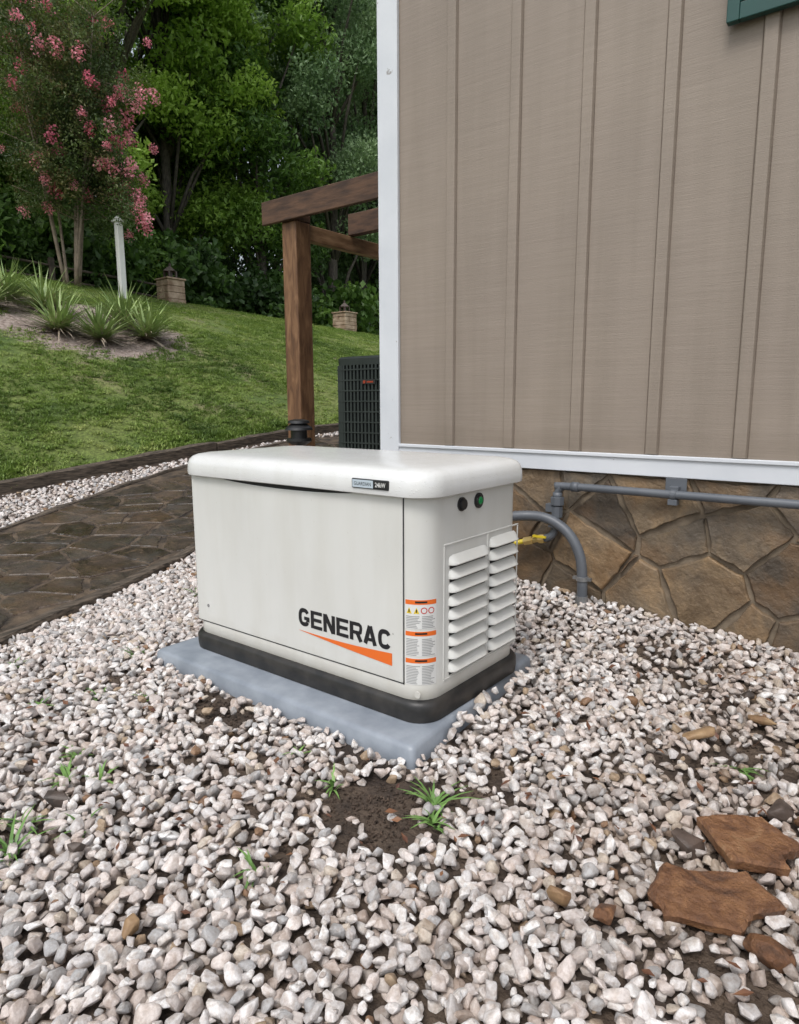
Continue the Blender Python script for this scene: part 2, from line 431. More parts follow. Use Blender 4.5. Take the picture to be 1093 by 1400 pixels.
mb.box((HX,WY,ZS-.02),(HX1,WY+.1,HT)); o=mb.obj('front_siding',[SID],HOUSE)
mb=MB()
for a in G:
    if a>HX1: break
    mb.add([(a-.029,WY-.0005,ZS+.007),(a-.024,WY-.016,ZS+.007),(a+.024,WY-.016,ZS+.007),(a+.029,WY-.0005,ZS+.007),(a-.029,WY-.0005,HT),(a-.024,WY-.016,HT),(a+.024,WY-.016,HT),(a+.029,WY-.0005,HT)],[(0,1,5,4),(1,2,6,5),(2,3,7,6),(3,2,1,0)])
bev(mb.obj('battens',[SID],HOUSE),.003,2,20)
mb=MB()
for a in G:
    if a>HX1: break
    mb.box((a-.0325,WY-.0008,ZS+.007),(a-.0293,WY+.002,HT)); mb.box((a+.0293,WY-.0008,ZS+.007),(a+.0325,WY+.002,HT))
mb.obj('batten_joints',[M('siding_joint',srgb(96,84,74),srgb(120,107,95),.8,ns=6)],HOUSE)
mb=MB()
mb.box((HX,WY+.1,ZS-.02),(HX+.1,HYB,HT)); yy=WY+.35
while yy<HYB:
    mb.box((HX-.011,yy-.022,ZS),(HX-.0005,yy+.022,HT)); yy+=.3625
o=mb.obj('side_siding',[SID],HOUSE)
mb=MB(); mb.box((HX1-.1,WY+.1,0),(HX1,HYB,HT)); mb.box((HX+.1,HYB-.1,0),(HX1-.1,HYB,HT)); mb.obj('rear_walls',[SID],HOUSE)
mb=MB(); mb.box((HX-.022,WY-.022,ZS-.095),(HX+.115,WY-.001,HT)); mb.box((HX-.022,WY+.0,ZS-.095),(HX-.001,WY+.1,HT))
bev(mb.obj('corner_board',[TRIM],HOUSE),.003)
mb=MB(); mb.box((HX+.117,WY-.02,.655),(HX1,WY+.02,ZS)); mb.box((HX+.117,WY-.03,ZS-.012),(HX1,WY-.001,ZS+.005))
mb.box((HX-.02,WY+.102,.655),(HX+.02,HYB,ZS))
bev(mb.obj('skirt_trim',[TRIM],HOUSE),.003)
mb=MB(); mb.box((HX+.03,WY+.017,-.6),(HX1-.02,HYB-.02,.70)); mb.obj('foundation_mortar',[MORT],HOUSE)
seeds=[]; rr=random.Random(41)
for j in range(5):
    for i in range(28):
        seeds.append((-1.35+i*.29+(j%2)*.15+rr.uniform(-.15,.15),-.26+j*.215+rr.uniform(-.10,.10)))
cells=flags(seeds,(-1.35,-.4,6,.652),.005,3,.8,.022,.0025)
cols=[(.165,.11,.062),(.21,.15,.09),(.13,.10,.068),(.16,.135,.105),(.24,.18,.115),(.10,.08,.06),(.195,.155,.115),(.20,.12,.06)]
mb=MB()
for c in cells:
    cx=sum(p[0] for p in c)/len(c); cy=sum(p[1] for p in c)/len(c)
    f_=rr.uniform(.75,1.25); col=tuple(v*f_ for v in rr.choice(cols)); d=rr.uniform(.0,.012); n_=len(c)
    sh=lambda q,f:(cx+(q[0]-cx)*f,cy+(q[1]-cy)*f)
    tx,tz=rr.uniform(-.04,.04),rr.uniform(-.04,.04)
    yy=lambda q:WY+.006-d+tx*(q[0]-cx)+tz*(q[1]-cy)
    top=[(sh(q,.955)[0],yy(q)+rr.uniform(-.001,.001),sh(q,.955)[1]) for q in c]; mid=[(sh(q,.985)[0],yy(q)+.006,sh(q,.985)[1]) for q in c]; bot=[(q[0],WY+.04,q[1]) for q in c]
    fs=[tuple(range(n_))]
    for k in range(n_):
        k2=(k+1)%n_; fs.append((k,n_+k,n_+k2,k2)); fs.append((n_+k,2*n_+k,2*n_+k2,n_+k2))
    mb.add(top+mid+bot,fs,0,col)
mb.obj('foundation_stones',[FST],HOUSE,colname='Col')
ROOF=M('roof_shingle',(.06,.055,.05),(.1,.09,.085),.9,ns=8)
mb=MB(); 
x0,x1,y0,y1=HX-.3,HX1+.3,WY-.25,HYB+.25; ym=(y0+y1)/2
mb.add([(x0,y0,HT-.03),(x1,y0,HT-.03),(x1,ym,HT+2.2),(x0,ym,HT+2.2),(x0,y1,HT-.03),(x1,y1,HT-.03),
        (x0,y0,HT-.15),(x1,y0,HT-.15),(x1,ym,HT+2.05),(x0,ym,HT+2.05),(x0,y1,HT-.15),(x1,y1,HT-.15)],
       [(0,1,2,3),(3,2,5,4),(7,6,9,8),(8,9,10,11),(6,7,1,0),(4,5,11,10),(0,3,9,6),(3,4,10,9),(1,7,8,2),(2,8,11,5)])
mb.obj('roof',[ROOF],HOUSE)
mb=MB(); mb.add([(HX,WY,HT),(HX,HYB,HT),(HX,(WY+HYB)/2,HT+2)],[(0,1,2)]); mb.add([(HX1,WY,HT),(HX1,HYB,HT),(HX1,(WY+HYB)/2,HT+2)],[(0,1,2)]); mb.obj('gables',[SID],HOUSE)
GREEN=M('green_shutter_paint',(.008,.055,.046),(.011,.068,.056),.4,ns=4)
mb=MB(); sx0,sx1,sz0,sz1=.365,.72,2.42,3.75
mb.box((sx0,WY-.052,sz0),(sx0+.045,WY-.018,sz1)); mb.box((sx1-.045,WY-.052,sz0),(sx1,WY-.018,sz1))
mb.box((sx0+.046,WY-.052,sz0),(sx1-.046,WY-.018,sz0+.06)); mb.box((sx0+.046,WY-.052,sz1-.06),(sx1-.046,WY-.018,sz1))
z=sz0+.075
while z<sz1-.08:
    Mx=Matrix.Translation((0,WY-.034,z))@Matrix.Rotation(math.radians(35),4,'X'); mb.box((sx0+.046,-.017,-.003),(sx1-.046,.017,.003),M=Mx); z+=.03
bev(mb.obj('window_shutter',[GREEN],HOUSE),.003)
# ------------------------------------------------------------------ conduits
GREY=M('grey_pvc',(.085,.095,.11),(.12,.13,.145),.45,ns=6)
GALV=M('galvanised_steel',(.30,.31,.32),(.42,.43,.44),.4,ns=12,metal=.8)
BRASS=M('brass',(.55,.40,.14),(.65,.48,.2),.35,ns=20,metal=.7)
YEL=M('yellow_gas_tube',(.62,.47,.03),(.70,.55,.04),.4,ns=6)
CON=empty('wall_conduit'); cy=WY-.055
mb=MB()
mb.tube(smooth_curve([(6,cy,.585),(3,cy,.585),(.6,cy,.585),(-.20,cy,.585),(-.245,cy,.575),(-.262,cy,.545),(-.262,cy,.47)],8),.0185,14)
mb.tube([(-.19,cy,.585),(-.155,cy,.585)],.0235,14); mb.tube([(-.262,cy,.552),(-.262,cy,.52)],.0235,14)
mb.obj('conduit_pipe',[GREY],CON,smooth=True)
mb=MB()
for x in (.28,1.6,3.0):
    mb.box((x-.045,WY-.028,.60),(x+.045,WY-.0225,.655)); mb.tube([(x-.012,cy,.585),(x+.012,cy,.585)],.0225,14)
    mb.box((x-.02,WY-.06,.60),(x+.02,WY-.028,.62)); mb.box((x-.02,WY-.07,.54),(x+.02,WY-.035,.565))
mb.tube([(-.262,cy,.53),(-.262,cy,.49)],.034,8); mb.tube([(-.262,cy,.485),(-.262,cy,.43)],.028,8); mb.box((-.315,cy-.02,.455),(-.28,cy+.02,.495))
bev(mb.obj('straps',[GREY],CON),.002)
FC=empty('flexible_conduit')
mb=MB(); pth=smooth_curve([(-.80,.62,.36),(-.72,.95,.395),(-.55,1.25,.415),(-.42,1.38,.43),(-.30,1.41,.425),(-.19,1.41,.37),(-.125,1.41,.27),(-.105,1.41,.14),(-.105,1.41,-.06)],16)
mb.tube(pth,[.024+(.0015 if i%2 else 0) for i in range(len(pth))],14)
mb.obj('hose',[GREY],FC,smooth=True)
mb=MB(); mb.tube([(-.105,1.41,.165),(-.105,1.41,.145)],.029,14); mb.box((-.15,1.40,.148),(-.06,1.42,.162)); mb.tube([(-.105,1.41,.07),(-.105,1.41,-.02)],.03,14)
mb.obj('clamp',[GALV],FC)
GL=empty('gas_line')
mb=MB(); mb.tube(smooth_curve([(-.9,.6,.2),(-.75,.95,.22),(-.6,1.25,.255),(-.50,1.38,.275),(-.42,1.43,.295)],8),.0125,10); mb.obj('yellow_tube',[YEL],GL,smooth=True)
mb=MB(); mb.tube([(-.425,1.43,.293),(-.38,1.43,.305)],.022,6); mb.tube([(-.38,1.43,.305),(-.345,1.43,.315)],.0165,12); mb.tube([(-.345,1.43,.315),(-.315,1.43,.32)],.024,6); mb.obj('fitting',[BRASS],GL)
mb=MB(); mb.tube(smooth_curve([(-.318,1.43,.32),(-.285,1.435,.335),(-.268,1.44,.37),(-.264,1.445,.45)],6),.019,12); mb.tube([(-.264,1.445,.37),(-.264,1.445,.40)],.026,8); mb.box((-.285,1.40,.385),(-.245,1.425,.395)); mb.obj('elbow',[GREY],GL,smooth=False)
mb=MB(); mb.box((-.37,1.405,.325),(-.30,1.418,.335)); mb.obj('valve_handle',[YEL],GL)
# ------------------------------------------------------------------ generator
GEN=empty('standby_generator')
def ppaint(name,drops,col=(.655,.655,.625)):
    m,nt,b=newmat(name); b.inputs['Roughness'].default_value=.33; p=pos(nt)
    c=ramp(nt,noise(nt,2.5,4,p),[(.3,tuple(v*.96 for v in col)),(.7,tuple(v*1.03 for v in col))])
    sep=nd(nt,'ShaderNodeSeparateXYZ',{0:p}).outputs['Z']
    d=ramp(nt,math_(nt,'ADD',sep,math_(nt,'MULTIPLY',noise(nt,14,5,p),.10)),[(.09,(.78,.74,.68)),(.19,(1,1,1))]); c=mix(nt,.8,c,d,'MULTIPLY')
    sm=ramp(nt,noise(nt,3.5,5,scalev(nt,p,(3,3,.5))),[(.35,(.95,.945,.93)),(.6,(1,1,1))]); c=mix(nt,1,c,sm,'MULTIPLY')
    sk=ramp(nt,noise(nt,90,4,p),[(.70,(1,1,1)),(.76,(.80,.76,.70))]); c=mix(nt,.5,c,sk,'MULTIPLY')
    nt.links.new(c,b.inputs['Base Color'])
    hn=math_(nt,'MULTIPLY',noise(nt,420,2,p),.15)
    if drops:
        v=nd(nt,'ShaderNodeTexVoronoi',{'Vector':p,'Scale':170.0,'Randomness':1.0}); 
        cs=nd(nt,'ShaderNodeSeparateColor',{0:v.outputs['Color']})
        r_=math_(nt,'MULTIPLY',cs.outputs[0],.42)
        dd=math_(nt,'SUBTRACT',r_,v.outputs['Distance']); dd=math_(nt,'MULTIPLY',dd,3.0,True)
        hn=math_(nt,'ADD',hn,math_(nt,'POWER',dd,.6))
        bump(nt,b,hn,.4,.003); b.inputs['Roughness'].default_value=.22
    else: bump(nt,b,hn,.12,.002)
    return m
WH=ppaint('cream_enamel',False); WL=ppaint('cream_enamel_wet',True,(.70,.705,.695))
BLK=M('black_plastic',(.012,.012,.013),(.02,.02,.021),.4,ns=8)
BASEM=M('black_base_plastic',(.014,.014,.014),(.035,.032,.029),.45,ns=14,bs=60,bstr=.15,bdist=.002)
DARK=M('dark_gap',(.02,.02,.02),None,.8)
PADM=M('grey_composite_pad',(.19,.215,.25),(.29,.32,.36),.38,ns=7,bs=50,bstr=.15,bdist=.002,detail=8)
def outline(x0,x1,y0,y1,r,n=8):
    pts=[]
    for cx_,cy_,a0 in ((x1-r,y0+r,-90),(x1-r,y1-r,0),(x0+r,y1-r,90),(x0+r,y0+r,180)):
        for k in range(n+1):
            a=math.radians(a0+90*k/n); pts.append((cx_+r*math.cos(a),cy_+r*math.sin(a)))
    return pts
def loft(levels,n=8,cap0=True,cap1=True):
    vs=[];fs=[];c=4*(n+1)
    for (z,x0,x1,y0,y1,r) in levels: vs+=[(x,y,z) for x,y in outline(x0,x1,y0,y1,r,n)]
    for i in range(len(levels)-1):
        for k in range(c): fs.append((i*c+k,i*c+(k+1)%c,(i+1)*c+(k+1)%c,(i+1)*c+k))
    if cap0: fs.append(tuple(reversed(range(c))))
    if cap1: fs.append(tuple((len(levels)-1)*c+k for k in range(c)))
    return vs,fs
def loftobj(name,levels,mat,parent=GEN,n=8,**k):
    mb=MB(); mb.add(*loft(levels,n,**k)); o=mb.obj(name,[mat],parent,smooth=True)
    o.data.set_sharp_from_angle(angle=math.radians(40)); return o
o=loftobj('mounting_pad',[(-.085,-1.30,.045,-.124,.77,.02),(-.025,-1.295,.04,-.119,.765,.02),(-.015,-1.287,.032,-.111,.757,.02),(-.012,-1.28,.025,-.104,.75,.02)],PADM,None,3)
for v in o.data.vertices:   # the pad sits slightly out of square with the machine
    if v.co.x>-.5: v.co.x-=.072*(v.co.y+.12)/.88
loftobj('base',[(-.010,-1.218,-.002,.002,.633,.085),(.012,-1.222,.0,.0,.637,.086),(.042,-1.222,.0,.0,.637,.086),(.054,-1.214,-.008,.008,.629,.08),(.058,-1.20,-.02,.02,.61,.07)],BASEM)
bx0,bx1,by0,by1=-1.205,-.018,.018,.617
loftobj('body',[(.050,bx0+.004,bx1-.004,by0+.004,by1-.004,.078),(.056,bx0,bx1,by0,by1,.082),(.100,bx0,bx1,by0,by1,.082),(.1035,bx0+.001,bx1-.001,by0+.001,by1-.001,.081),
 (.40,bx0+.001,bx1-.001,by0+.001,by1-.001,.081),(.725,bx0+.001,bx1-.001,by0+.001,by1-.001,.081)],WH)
mb=MB(); N=24; dx0,dx1,dz0=-1.172,-.102,.108; top=[]
for k in range(N+1):
    t=k/N; x=dx0+(dx1-dx0)*t
    zt=.7095 if (t<.16 or t>.84) else .7095-.020*math.sin((t-.16)/.68*math.pi)**.5
    top.append((x,zt))
poly=[(dx0,dz0),(dx1,dz0)]+list(reversed(top))
n_=len(poly); vs=[(x,by0-0.004,z) for x,z in poly]+[(x,by0+.004,z) for x,z in poly]
mb.add(vs,[tuple(range(n_))]+[(k,n_+k,n_+(k+1)%n_,(k+1)%n_) for k in range(n_)])
bev(mb.obj('front_door',[WH],GEN),.003,2)
mb=MB(); mb.box((dx0-.0035,by0-.0007,.103),(dx0-.0005,by0+.003,.712)); mb.box((dx1+.0005,by0-.0007,.103),(dx1+.0036,by0+.003,.712)); mb.box((dx0,by0-.0012,.1045),(dx1,by0+.003,.1075)); mb.box((dx0+.16,by0-.0012,.67),(dx1-.16,by0+.003,.72))
mb.obj('door_gap',[DARK],GEN)
def lidlev():
    L=[]
    for z,i,r in [(.712,.012,.085),(.706,.0,.092),(.709,-.006,.096),(.722,-.008,.097),(.750,-.006,.096),(.768,.0,.092),(.780,.011,.085),(.788,.030,.07),(.793,.06,.055),(.797,.13,.04),(.799,.22,.03)]:
        L.append((z,-1.222+i,.0-i,.0+i,.637-i,r))
    return L
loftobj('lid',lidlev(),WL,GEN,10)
loftobj('lid_seal',[(.70,bx0+.006,bx1-.006,by0+.006,by1-.006,.076),(.7125,bx0+.006,bx1-.006,by0+.006,by1-.006,.076)],DARK)
mb=MB(); bxa,bxb=-.285,-.135
mb.box((bxa,-.0125,.7245),(bxb,-.004,.7555)); o=bev(mb.obj('badge',[BLK],GEN),.004,3)
BADGE=M('badge_silver',(.42,.50,.56),(.50,.57,.62),.3,ns=9)
mb=MB(); mb.box((bxa+.005,-.0132,.728),(bxa+.090,-.0122,.752)); mb.obj('badge_plate',[BADGE],GEN)
INK=M('black_ink',(.012,.012,.014),None,.4); ORG=M('orange_ink',(.76,.15,.02),None,.4); WHI=M('white_ink',(.70,.70,.68),None,.45); GRY=M('grey_ink',(.28,.28,.28),None,.5)
def text(s,name,x0,x1,z0,z1,y,mat,bold=.0,parent=GEN,ysp=1.0):
    cu=bpy.data.curves.new(name,'FONT'); cu.body=s; cu.offset=bold; cu.size=1; cu.space_character=ysp; cu.resolution_u=6
    t=bpy.data.objects.new('tmp',cu); S.collection.objects.link(t); bpy.context.view_layer.update()
    me=bpy.data.meshes.new_from_object(t.evaluated_get(bpy.context.evaluated_depsgraph_get()))
    bpy.data.objects.remove(t)
    co=np.array([v.co[:] for v in me.vertices]); mn=co.min(0);mx=co.max(0)
    for v in me.vertices:
        x=x0+(v.co.x-mn[0])/(mx[0]-mn[0])*(x1-x0); z=z0+(v.co.y-mn[1])/(mx[1]-mn[1])*(z1-z0); v.co=(x,y,z)
    me.materials.clear(); me.materials.append(mat); me.name=name
    return link(bpy.data.objects.new(name,me),parent)
text('GUARDIAN','badge_text',bxa+.012,bxa+.082,.7345,.7455,-.0137,INK,.0)
text('24kW','badge_rating',bxa+.098,bxb-.010,.733,.7475,-.0130,WHI,.015)
text('R','registered_mark',-.141,-.137,.262,.267,by0-.0052,INK,.0)
fy=by0-.0047
LT=MB(); lw=.0158; LH=.064
def stroke(pts,w=lw,close=False):
    pts=[Vector((p[0],p[1])) for p in pts]; L=[];Rr=[]
    for i,p_ in enumerate(pts):
        a=pts[i-1] if i else None; c_=pts[i+1] if i<len(pts)-1 else None
        d1=(p_-a).normalized() if a is not None else None; d2=(c_-p_).normalized() if c_ is not None else None
        if d1 is None: d1=d2
        if d2 is None: d2=d1
        n1=Vector((-d1.y,d1.x)); n2=Vector((-d2.y,d2.x)); n_=(n1+n2).normalized(); k=w/2/max(.35,n_.dot(n1))
        L.append(p_+n_*k); Rr.append(p_-n_*k)
    global zl_
    zl_+=.00012
    vs=[(v.x,fy-zl_,v.y) for v in L]+[(v.x,fy-zl_,v.y) for v in Rr]; n=len(pts)
    LT.add(vs,[(i,n+i,n+i+1,i+1) for i in range(n-1)])
def arc(cx_,cz_,rx,rz,a0,a1,n=22,pw=2.6):
    out=[]
    for k in range(n+1):
        a=math.radians(a0+(a1-a0)*k/n); c_,s_=math.cos(a),math.sin(a)
        out.append((cx_+rx*math.copysign(abs(c_)**(2/pw),c_),cz_+rz*math.copysign(abs(s_)**(2/pw),s_)))
    return out
X0,X1,Z0=-.575,-.144,.207; W=(X1-X0)/7; g=.006; hw=lw/2
for i,chx in enumerate('GENERAC'):
    zl_=0.0003
    a=X0+i*W+g/2; b_=X0+(i+1)*W-g/2; z0=Z0+hw*.75; z1=Z0+LH-hw*.75; zm=Z0+LH/2; hh=lw*.78
    if chx in 'GC':
        pts=arc((a+b_)/2,zm,(b_-a)/2-hw,LH/2-hw*.8,32,328)
        stroke(pts,lw*.95)
        if chx=='G': stroke([(b_-hw*1.05,pts[-1][1]+.001),(b_-hw*1.05,zm-.0)],lw); stroke([(b_-.0005,zm-.003),((a+b_)/2+.001,zm-.003)],hh)
    elif chx=='E':
        stroke([(a+hw,Z0),(a+hw,Z0+LH)]); stroke([(a+lw,z1),(b_,z1)],hh); stroke([(a+lw,zm),(b_-.003,zm)],hh); stroke([(a+lw,z0),(b_,z0)],hh)
    elif chx=='N':
        stroke([(a+hw,Z0),(a+hw,Z0+LH)]); stroke([(b_-hw,Z0),(b_-hw,Z0+LH)]); stroke([(a+hw*1.2,Z0+LH-.002),(b_-hw*1.2,Z0+.002)],lw*1.05)
    elif chx=='R':
        stroke([(a+hw,Z0),(a+hw,Z0+LH)]); stroke([(a+lw,z1),(b_-.014,z1),(b_-.008,z1-.004),(b_-.006,z1-.0115),(b_-.008,zm+.001),(b_-.014,zm-.003),(a+lw,zm-.003)],hh); stroke([(b_-.022,zm-.004),(b_-.006,Z0)],lw)
    elif chx=='A':
        stroke([(a-.001+hw,Z0),((a+b_)/2-.001,Z0+LH-.001)],lw); stroke([(b_+.001-hw,Z0),((a+b_)/2+.001,Z0+LH-.001)],lw); stroke([(a+.012,Z0+.017),(b_-.012,Z0+.017)],hh*.9)
LT.obj('lettering',[INK],GEN)
mb=MB(); vs=[];n_=20
for k in range(n_+1):
    t=k/n_; x=X0+.005+(X1-X0-.005)*t; vs.append((x,fy-.0004,.188+.010*t-.006*math.sin(t*math.pi)))
for k in range(n_+1):
    t=k/n_; x=X0+.005+(X1-X0-.005)*t; vs.append((x,fy-.0004,.187-.031*t**1.1-.003*math.sin(t*math.pi)))
mb.add(vs,[(k,n_+1+k,n_+2+k,k+1) for k in range(n_)]); mb.obj('orange_stripe',[ORG],GEN)
mb=MB(); mb.tube([(-1.10,by0-.0035,.178),(-1.10,by0-.0065,.178)],.006,14); mb.obj('latch',[GALV],GEN)
mb=MB(); mb.tube([(-.045,by0+.0012,.083),(-.045,by0-.0035,.083)],.011,16); mb.obj('plug',[WH],GEN,smooth=False)
ar=.081; acx,acy=bx1-.001-ar,by0+.001+ar
def apt(s,off):
    a=math.radians(-90+90*s); return (acx+(ar+off)*math.cos(a),acy+(ar+off)*math.sin(a))
STK=MB()
def patch(s0,s1,z0,z1,off,mi,n=8):
    vs=[]; 
    for k in range(n+1):
        x,y=apt(s0+(s1-s0)*k/n,off); vs+=[(x,y,z0),(x,y,z1)]
    STK.add(vs,[(2*k,2*k+2,2*k+3,2*k+1) for k in range(n)],mi)
rr=random.Random(3)
for (za,zb) in ((.292,.388),(.203,.286),(.108,.197)):
    patch(.04,.86,za,zb,.0006,0,12); patch(.05,.85,zb-.017,zb-.002,.0009,1,12)
    patch(.30,.60,zb-.012,zb-.006,.0012,2,6)
    z=zb-.026
    if za>.29:
        for q in range(4):
            s0=.08+q*.185
            a0,a1=s0,s0+.14
            xs_=[apt(a0,.0013),apt(a1,.0013),apt((a0+a1)/2,.0013)]
            if q<2: STK.add([(xs_[0][0],xs_[0][1],z-.020),(xs_[1][0],xs_[1][1],z-.020),(xs_[2][0],xs_[2][1],z)],[(0,1,2)],4); patch((a0+a1)/2-.014,(a0+a1)/2+.014,z-.016,z-.006,.0017,2,1)
            else:
                for rad,mi,of in ((.0105,5,.0013),(.0075,0,.0016)):
                    vs=[]
                    for k in range(14):
                        an=k/14*2*math.pi; x,y=apt((a0+a1)/2+math.cos(an)*rad/.127,of); vs.append((x,y,z-.010+math.sin(an)*rad))
                    STK.add(vs,[tuple(range(14))],mi)
        z-=.028
    while z>za+.004:
        for (u0,u1) in ((.07,.44),(.47,.82)):
            patch(u0,u1-rr.uniform(0,.12),z-.0022,z,.0012,3,4)
        z-=.0052
RED=M('red_ink',(.55,.03,.02),None,.4); YI=M('yellow_ink',(.75,.55,.03),None,.4)
STK.obj('warning_label',[WHI,ORG,INK,GRY,YI,RED],GEN)
sx=bx1-.001
mb=MB()
def louv(y0,y1,z0,z1,cnt):
    st=(z1-z0)/cnt
    for i in range(cnt):
        zb=z0+i*st; zt=zb+st*.985; d=.024; n_=12
        prof=[(0.0005,zt),(d*.30,zt-.005),(d*.80,zb+.022),(d,zb+.016),(d*.95,zb+.0125),(.0005,zb+.0105)]
        vs=[]
        for k in range(n_+1):
            t=k/n_; t=.5-.5*math.cos(t*math.pi); y=y0+(y1-y0)*t; e=min(t,1-t)*(y1-y0); f=min(1,math.sqrt(max(0,1-(1-min(1,e/.022))**2)))
            for (dx,zz) in prof: vs.append((sx+.0004+dx*f,y,zb+.012+(zz-zb-.012)*(.6+.4*f)))
        pcn=len(prof); fs=[]
        for k in range(n_):
            for q in range(pcn-1): fs.append((k*pcn+q,k*pcn+q+1,(k+1)*pcn+q+1,(k+1)*pcn+q))
        mb.add(vs,fs,0)
        mb.add([(sx+.0007,y0+.006,zb-.001),(sx+.0007,y1-.006,zb-.001),(sx+.0007,y1-.006,zb+.0125),(sx+.0007,y0+.006,zb+.0125)],[(0,1,2,3)],1)  # dark strip paints in the shadow under each slat
louv(.145,.375,.112,.512,9); louv(.393,.578,.112,.530,9)
o=mb.obj('louvres',[WH,DARK],GEN,smooth=True); o.data.set_sharp_from_angle(angle=math.radians(50))
mb=MB(); 
mb.box((sx-.002,.118,.098),(sx+.0025,.596,.106)); mb.box((sx-.002,.118,.545),(sx+.0025,.596,.551)); mb.box((sx-.002,.118,.1065),(sx+.0025,.124,.5445)); mb.box((sx-.002,.590,.1065),(sx+.0025,.596,.5445))
mb.box((sx-.002,.380,.1065),(sx+.003,.388,.5445))
bev(mb.obj('vent_frame',[WH],GEN),.002,2)
GLED=M('green_lens',(.01,.25,.07),None,.2)
mb=MB(); mb.tube([(sx-.002,.215,.668),(sx+.006,.215,.668)],.0225,22); mb.tube([(sx+.006,.215,.668),(sx+.014,.215,.668)],.017,22)
mb.tube([(sx-.002,.318,.668),(sx+.006,.318,.668)],.0255,22); mb.tube([(sx+.006,.318,.668),(sx+.010,.318,.668)],[.021,.019],22); mb.obj('breaker_caps',[BLK],GEN)
mb=MB(); mb.tube([(sx+.010,.318,.668),(sx+.0125,.318,.668)],[.0135,.010],18); mb.obj('status_light',[GLED],GEN)
# ------------------------------------------------------------------ pergola
PERG=empty('pergola')
m,nt,b=newmat('stained_wood'); b.inputs['Roughness'].default_value=.65; p=pos(nt)
c=ramp(nt,noise(nt,4,7,scalev(nt,p,(5,5,1.0)),.6,1.0),[(.3,(.08,.037,.017)),(.5,(.16,.08,.037)),(.72,(.27,.15,.075))])
nt.links.new(c,b.inputs['Base Color']); bump(nt,b,noise(nt,12,6,scalev(nt,p,(6,6,1))),.4,.006); WOOD=m
m2=M('dark_stained_wood',(.04,.02,.012),(.11,.056,.030),.65,ns=5,stretch=(1,5,5),bs=12,bstr=.4,bdist=.006)
LW=M('light_stained_wood',(.16,.085,.04),(.36,.22,.12),.65,ns=4,stretch=(5,1,5),bs=12,bstr=.4,bdist=.006)
px_,py_=-3.24,2.60
mb=MB(); mb.box((px_-.085,py_-.085,0),(px_+.085,py_+.085,2.46)); bev(mb.obj('post',[WOOD],PERG),.01)
mb=MB(); mb.box((-3.52,py_-.13,2.46),(HX-.03,py_-.088,2.645)); mb.box((px_-.086,py_-.087,2.461),(px_+.086,py_+.086,2.52))
for yb in (3.24,4.1,5.0,5.9,6.8): mb.box((-3.20,yb-.04,2.462),(HX-.03,yb+.04,2.645))
bev(mb.obj('crossbeams',[m2],PERG),.006)
mb=MB(); mb.box((px_-.02,py_-.0+.087,2.33),(px_+.06,8.2,2.458)); bev(mb.obj('side_beam',[LW],PERG),.006)
mb=MB(); mb.box((px_-.085,8.0,.3),(px_+.085,8.17,2.32)); bev(mb.obj('far_post',[WOOD],PERG),.01)
PL=empty('path_light'); lx,ly=-2.24,1.62; lz=h(lx,ly)
mb=MB(); mb.tube([(lx,ly,lz-.03),(lx,ly,.70)],.022,12)
for z0,z1,r0,r1 in ((.70,.725,.05,.085),(.725,.745,.085,.085),(.745,.80,.055,.055),(.80,.815,.095,.09),(.815,.845,.09,.05),(.845,.862,.075,.07),(.862,.872,.07,.03)):
    mb.tube([(lx,ly,z0),(lx,ly,z1)],[r0,r1],20)
o=mb.obj('lantern',[BLK],PL,smooth=True); o.data.set_sharp_from_angle(angle=math.radians(35))
# ------------------------------------------------------------------ AC condenser
AC=empty('air_conditioner_condenser')
ACM=M('charcoal_green_metal',(.018,.024,.023),(.027,.034,.032),.45,ns=6)
ax0,ax1,ay0,ay1=-2.70,-1.90,2.48,3.28; az0=h(-2.3,2.6)+.03; az1=1.34
loftobj('cabinet_core',[(az0,ax0+.03,ax1-.03,ay0+.03,ay1-.03,.05),(az1-.04,ax0+.03,ax1-.03,ay0+.03,ay1-.03,.05)],DARK,AC)
loftobj('top_cover',[(az1-.07,ax0,ax1,ay0,ay1,.06),(az1-.02,ax0-.003,ax1+.003,ay0-.003,ay1+.003,.06),(az1-.005,ax0+.01,ax1-.01,ay0+.01,ay1-.01,.06),(az1,ax0+.05,ax1-.05,ay0+.05,ay1-.05,.05)],ACM,AC)
loftobj('base_pan',[(az0-.08,ax0-.03,ax1+.03,ay0-.03,ay1+.03,.03),(az0-.03,ax0-.03,ax1+.03,ay0-.03,ay1+.03,.03),(az0-.029,ax0,ax1,ay0,ay1,.06),(az0+.06,ax0,ax1,ay0,ay1,.06)],ACM,AC)
mb=MB()
for side in range(4):
    for k in range(20):
        t=.045+k*(.71/19)
        if side==0: c_=(ax0+t,ay0)
        elif side==1: c_=(ax0,ay0+t)
        elif side==2: c_=(ax1,ay0+t)
        else: c_=(ax0+t,ay1)
        w=.0095 if (k not in (0,19)) else .025
        if side in (0,3): mb.box((c_[0]-w,c_[1]-(.0 if side==0 else .03),az0+.06),(c_[0]+w,c_[1]+(.03 if side==0 else 0),az1-.07))
        else: mb.box((c_[0]-(.0 if side==1 else .03),c_[1]-w,az0+.06),(c_[0]+(.03 if side==1 else 0),c_[1]+w,az1-.07))
for k in range(12):
    z=az0+.13+k*(az1-az0-.24)/11
    mb.box((ax0+.02,ay0-.004,z),(ax1-.02,ay0+.012,z+.010)); mb.box((ax0-.004,ay0+.02,z),(ax0+.012,ay1-.02,z+.010))
mb.obj('louvre_panels',[ACM],AC)
mb=MB(); mb.box((-2.42,ay0-.008,1.12),(-2.28,ay0-.0045,1.155)); mb.obj('badge_plate_black',[BLK],AC)
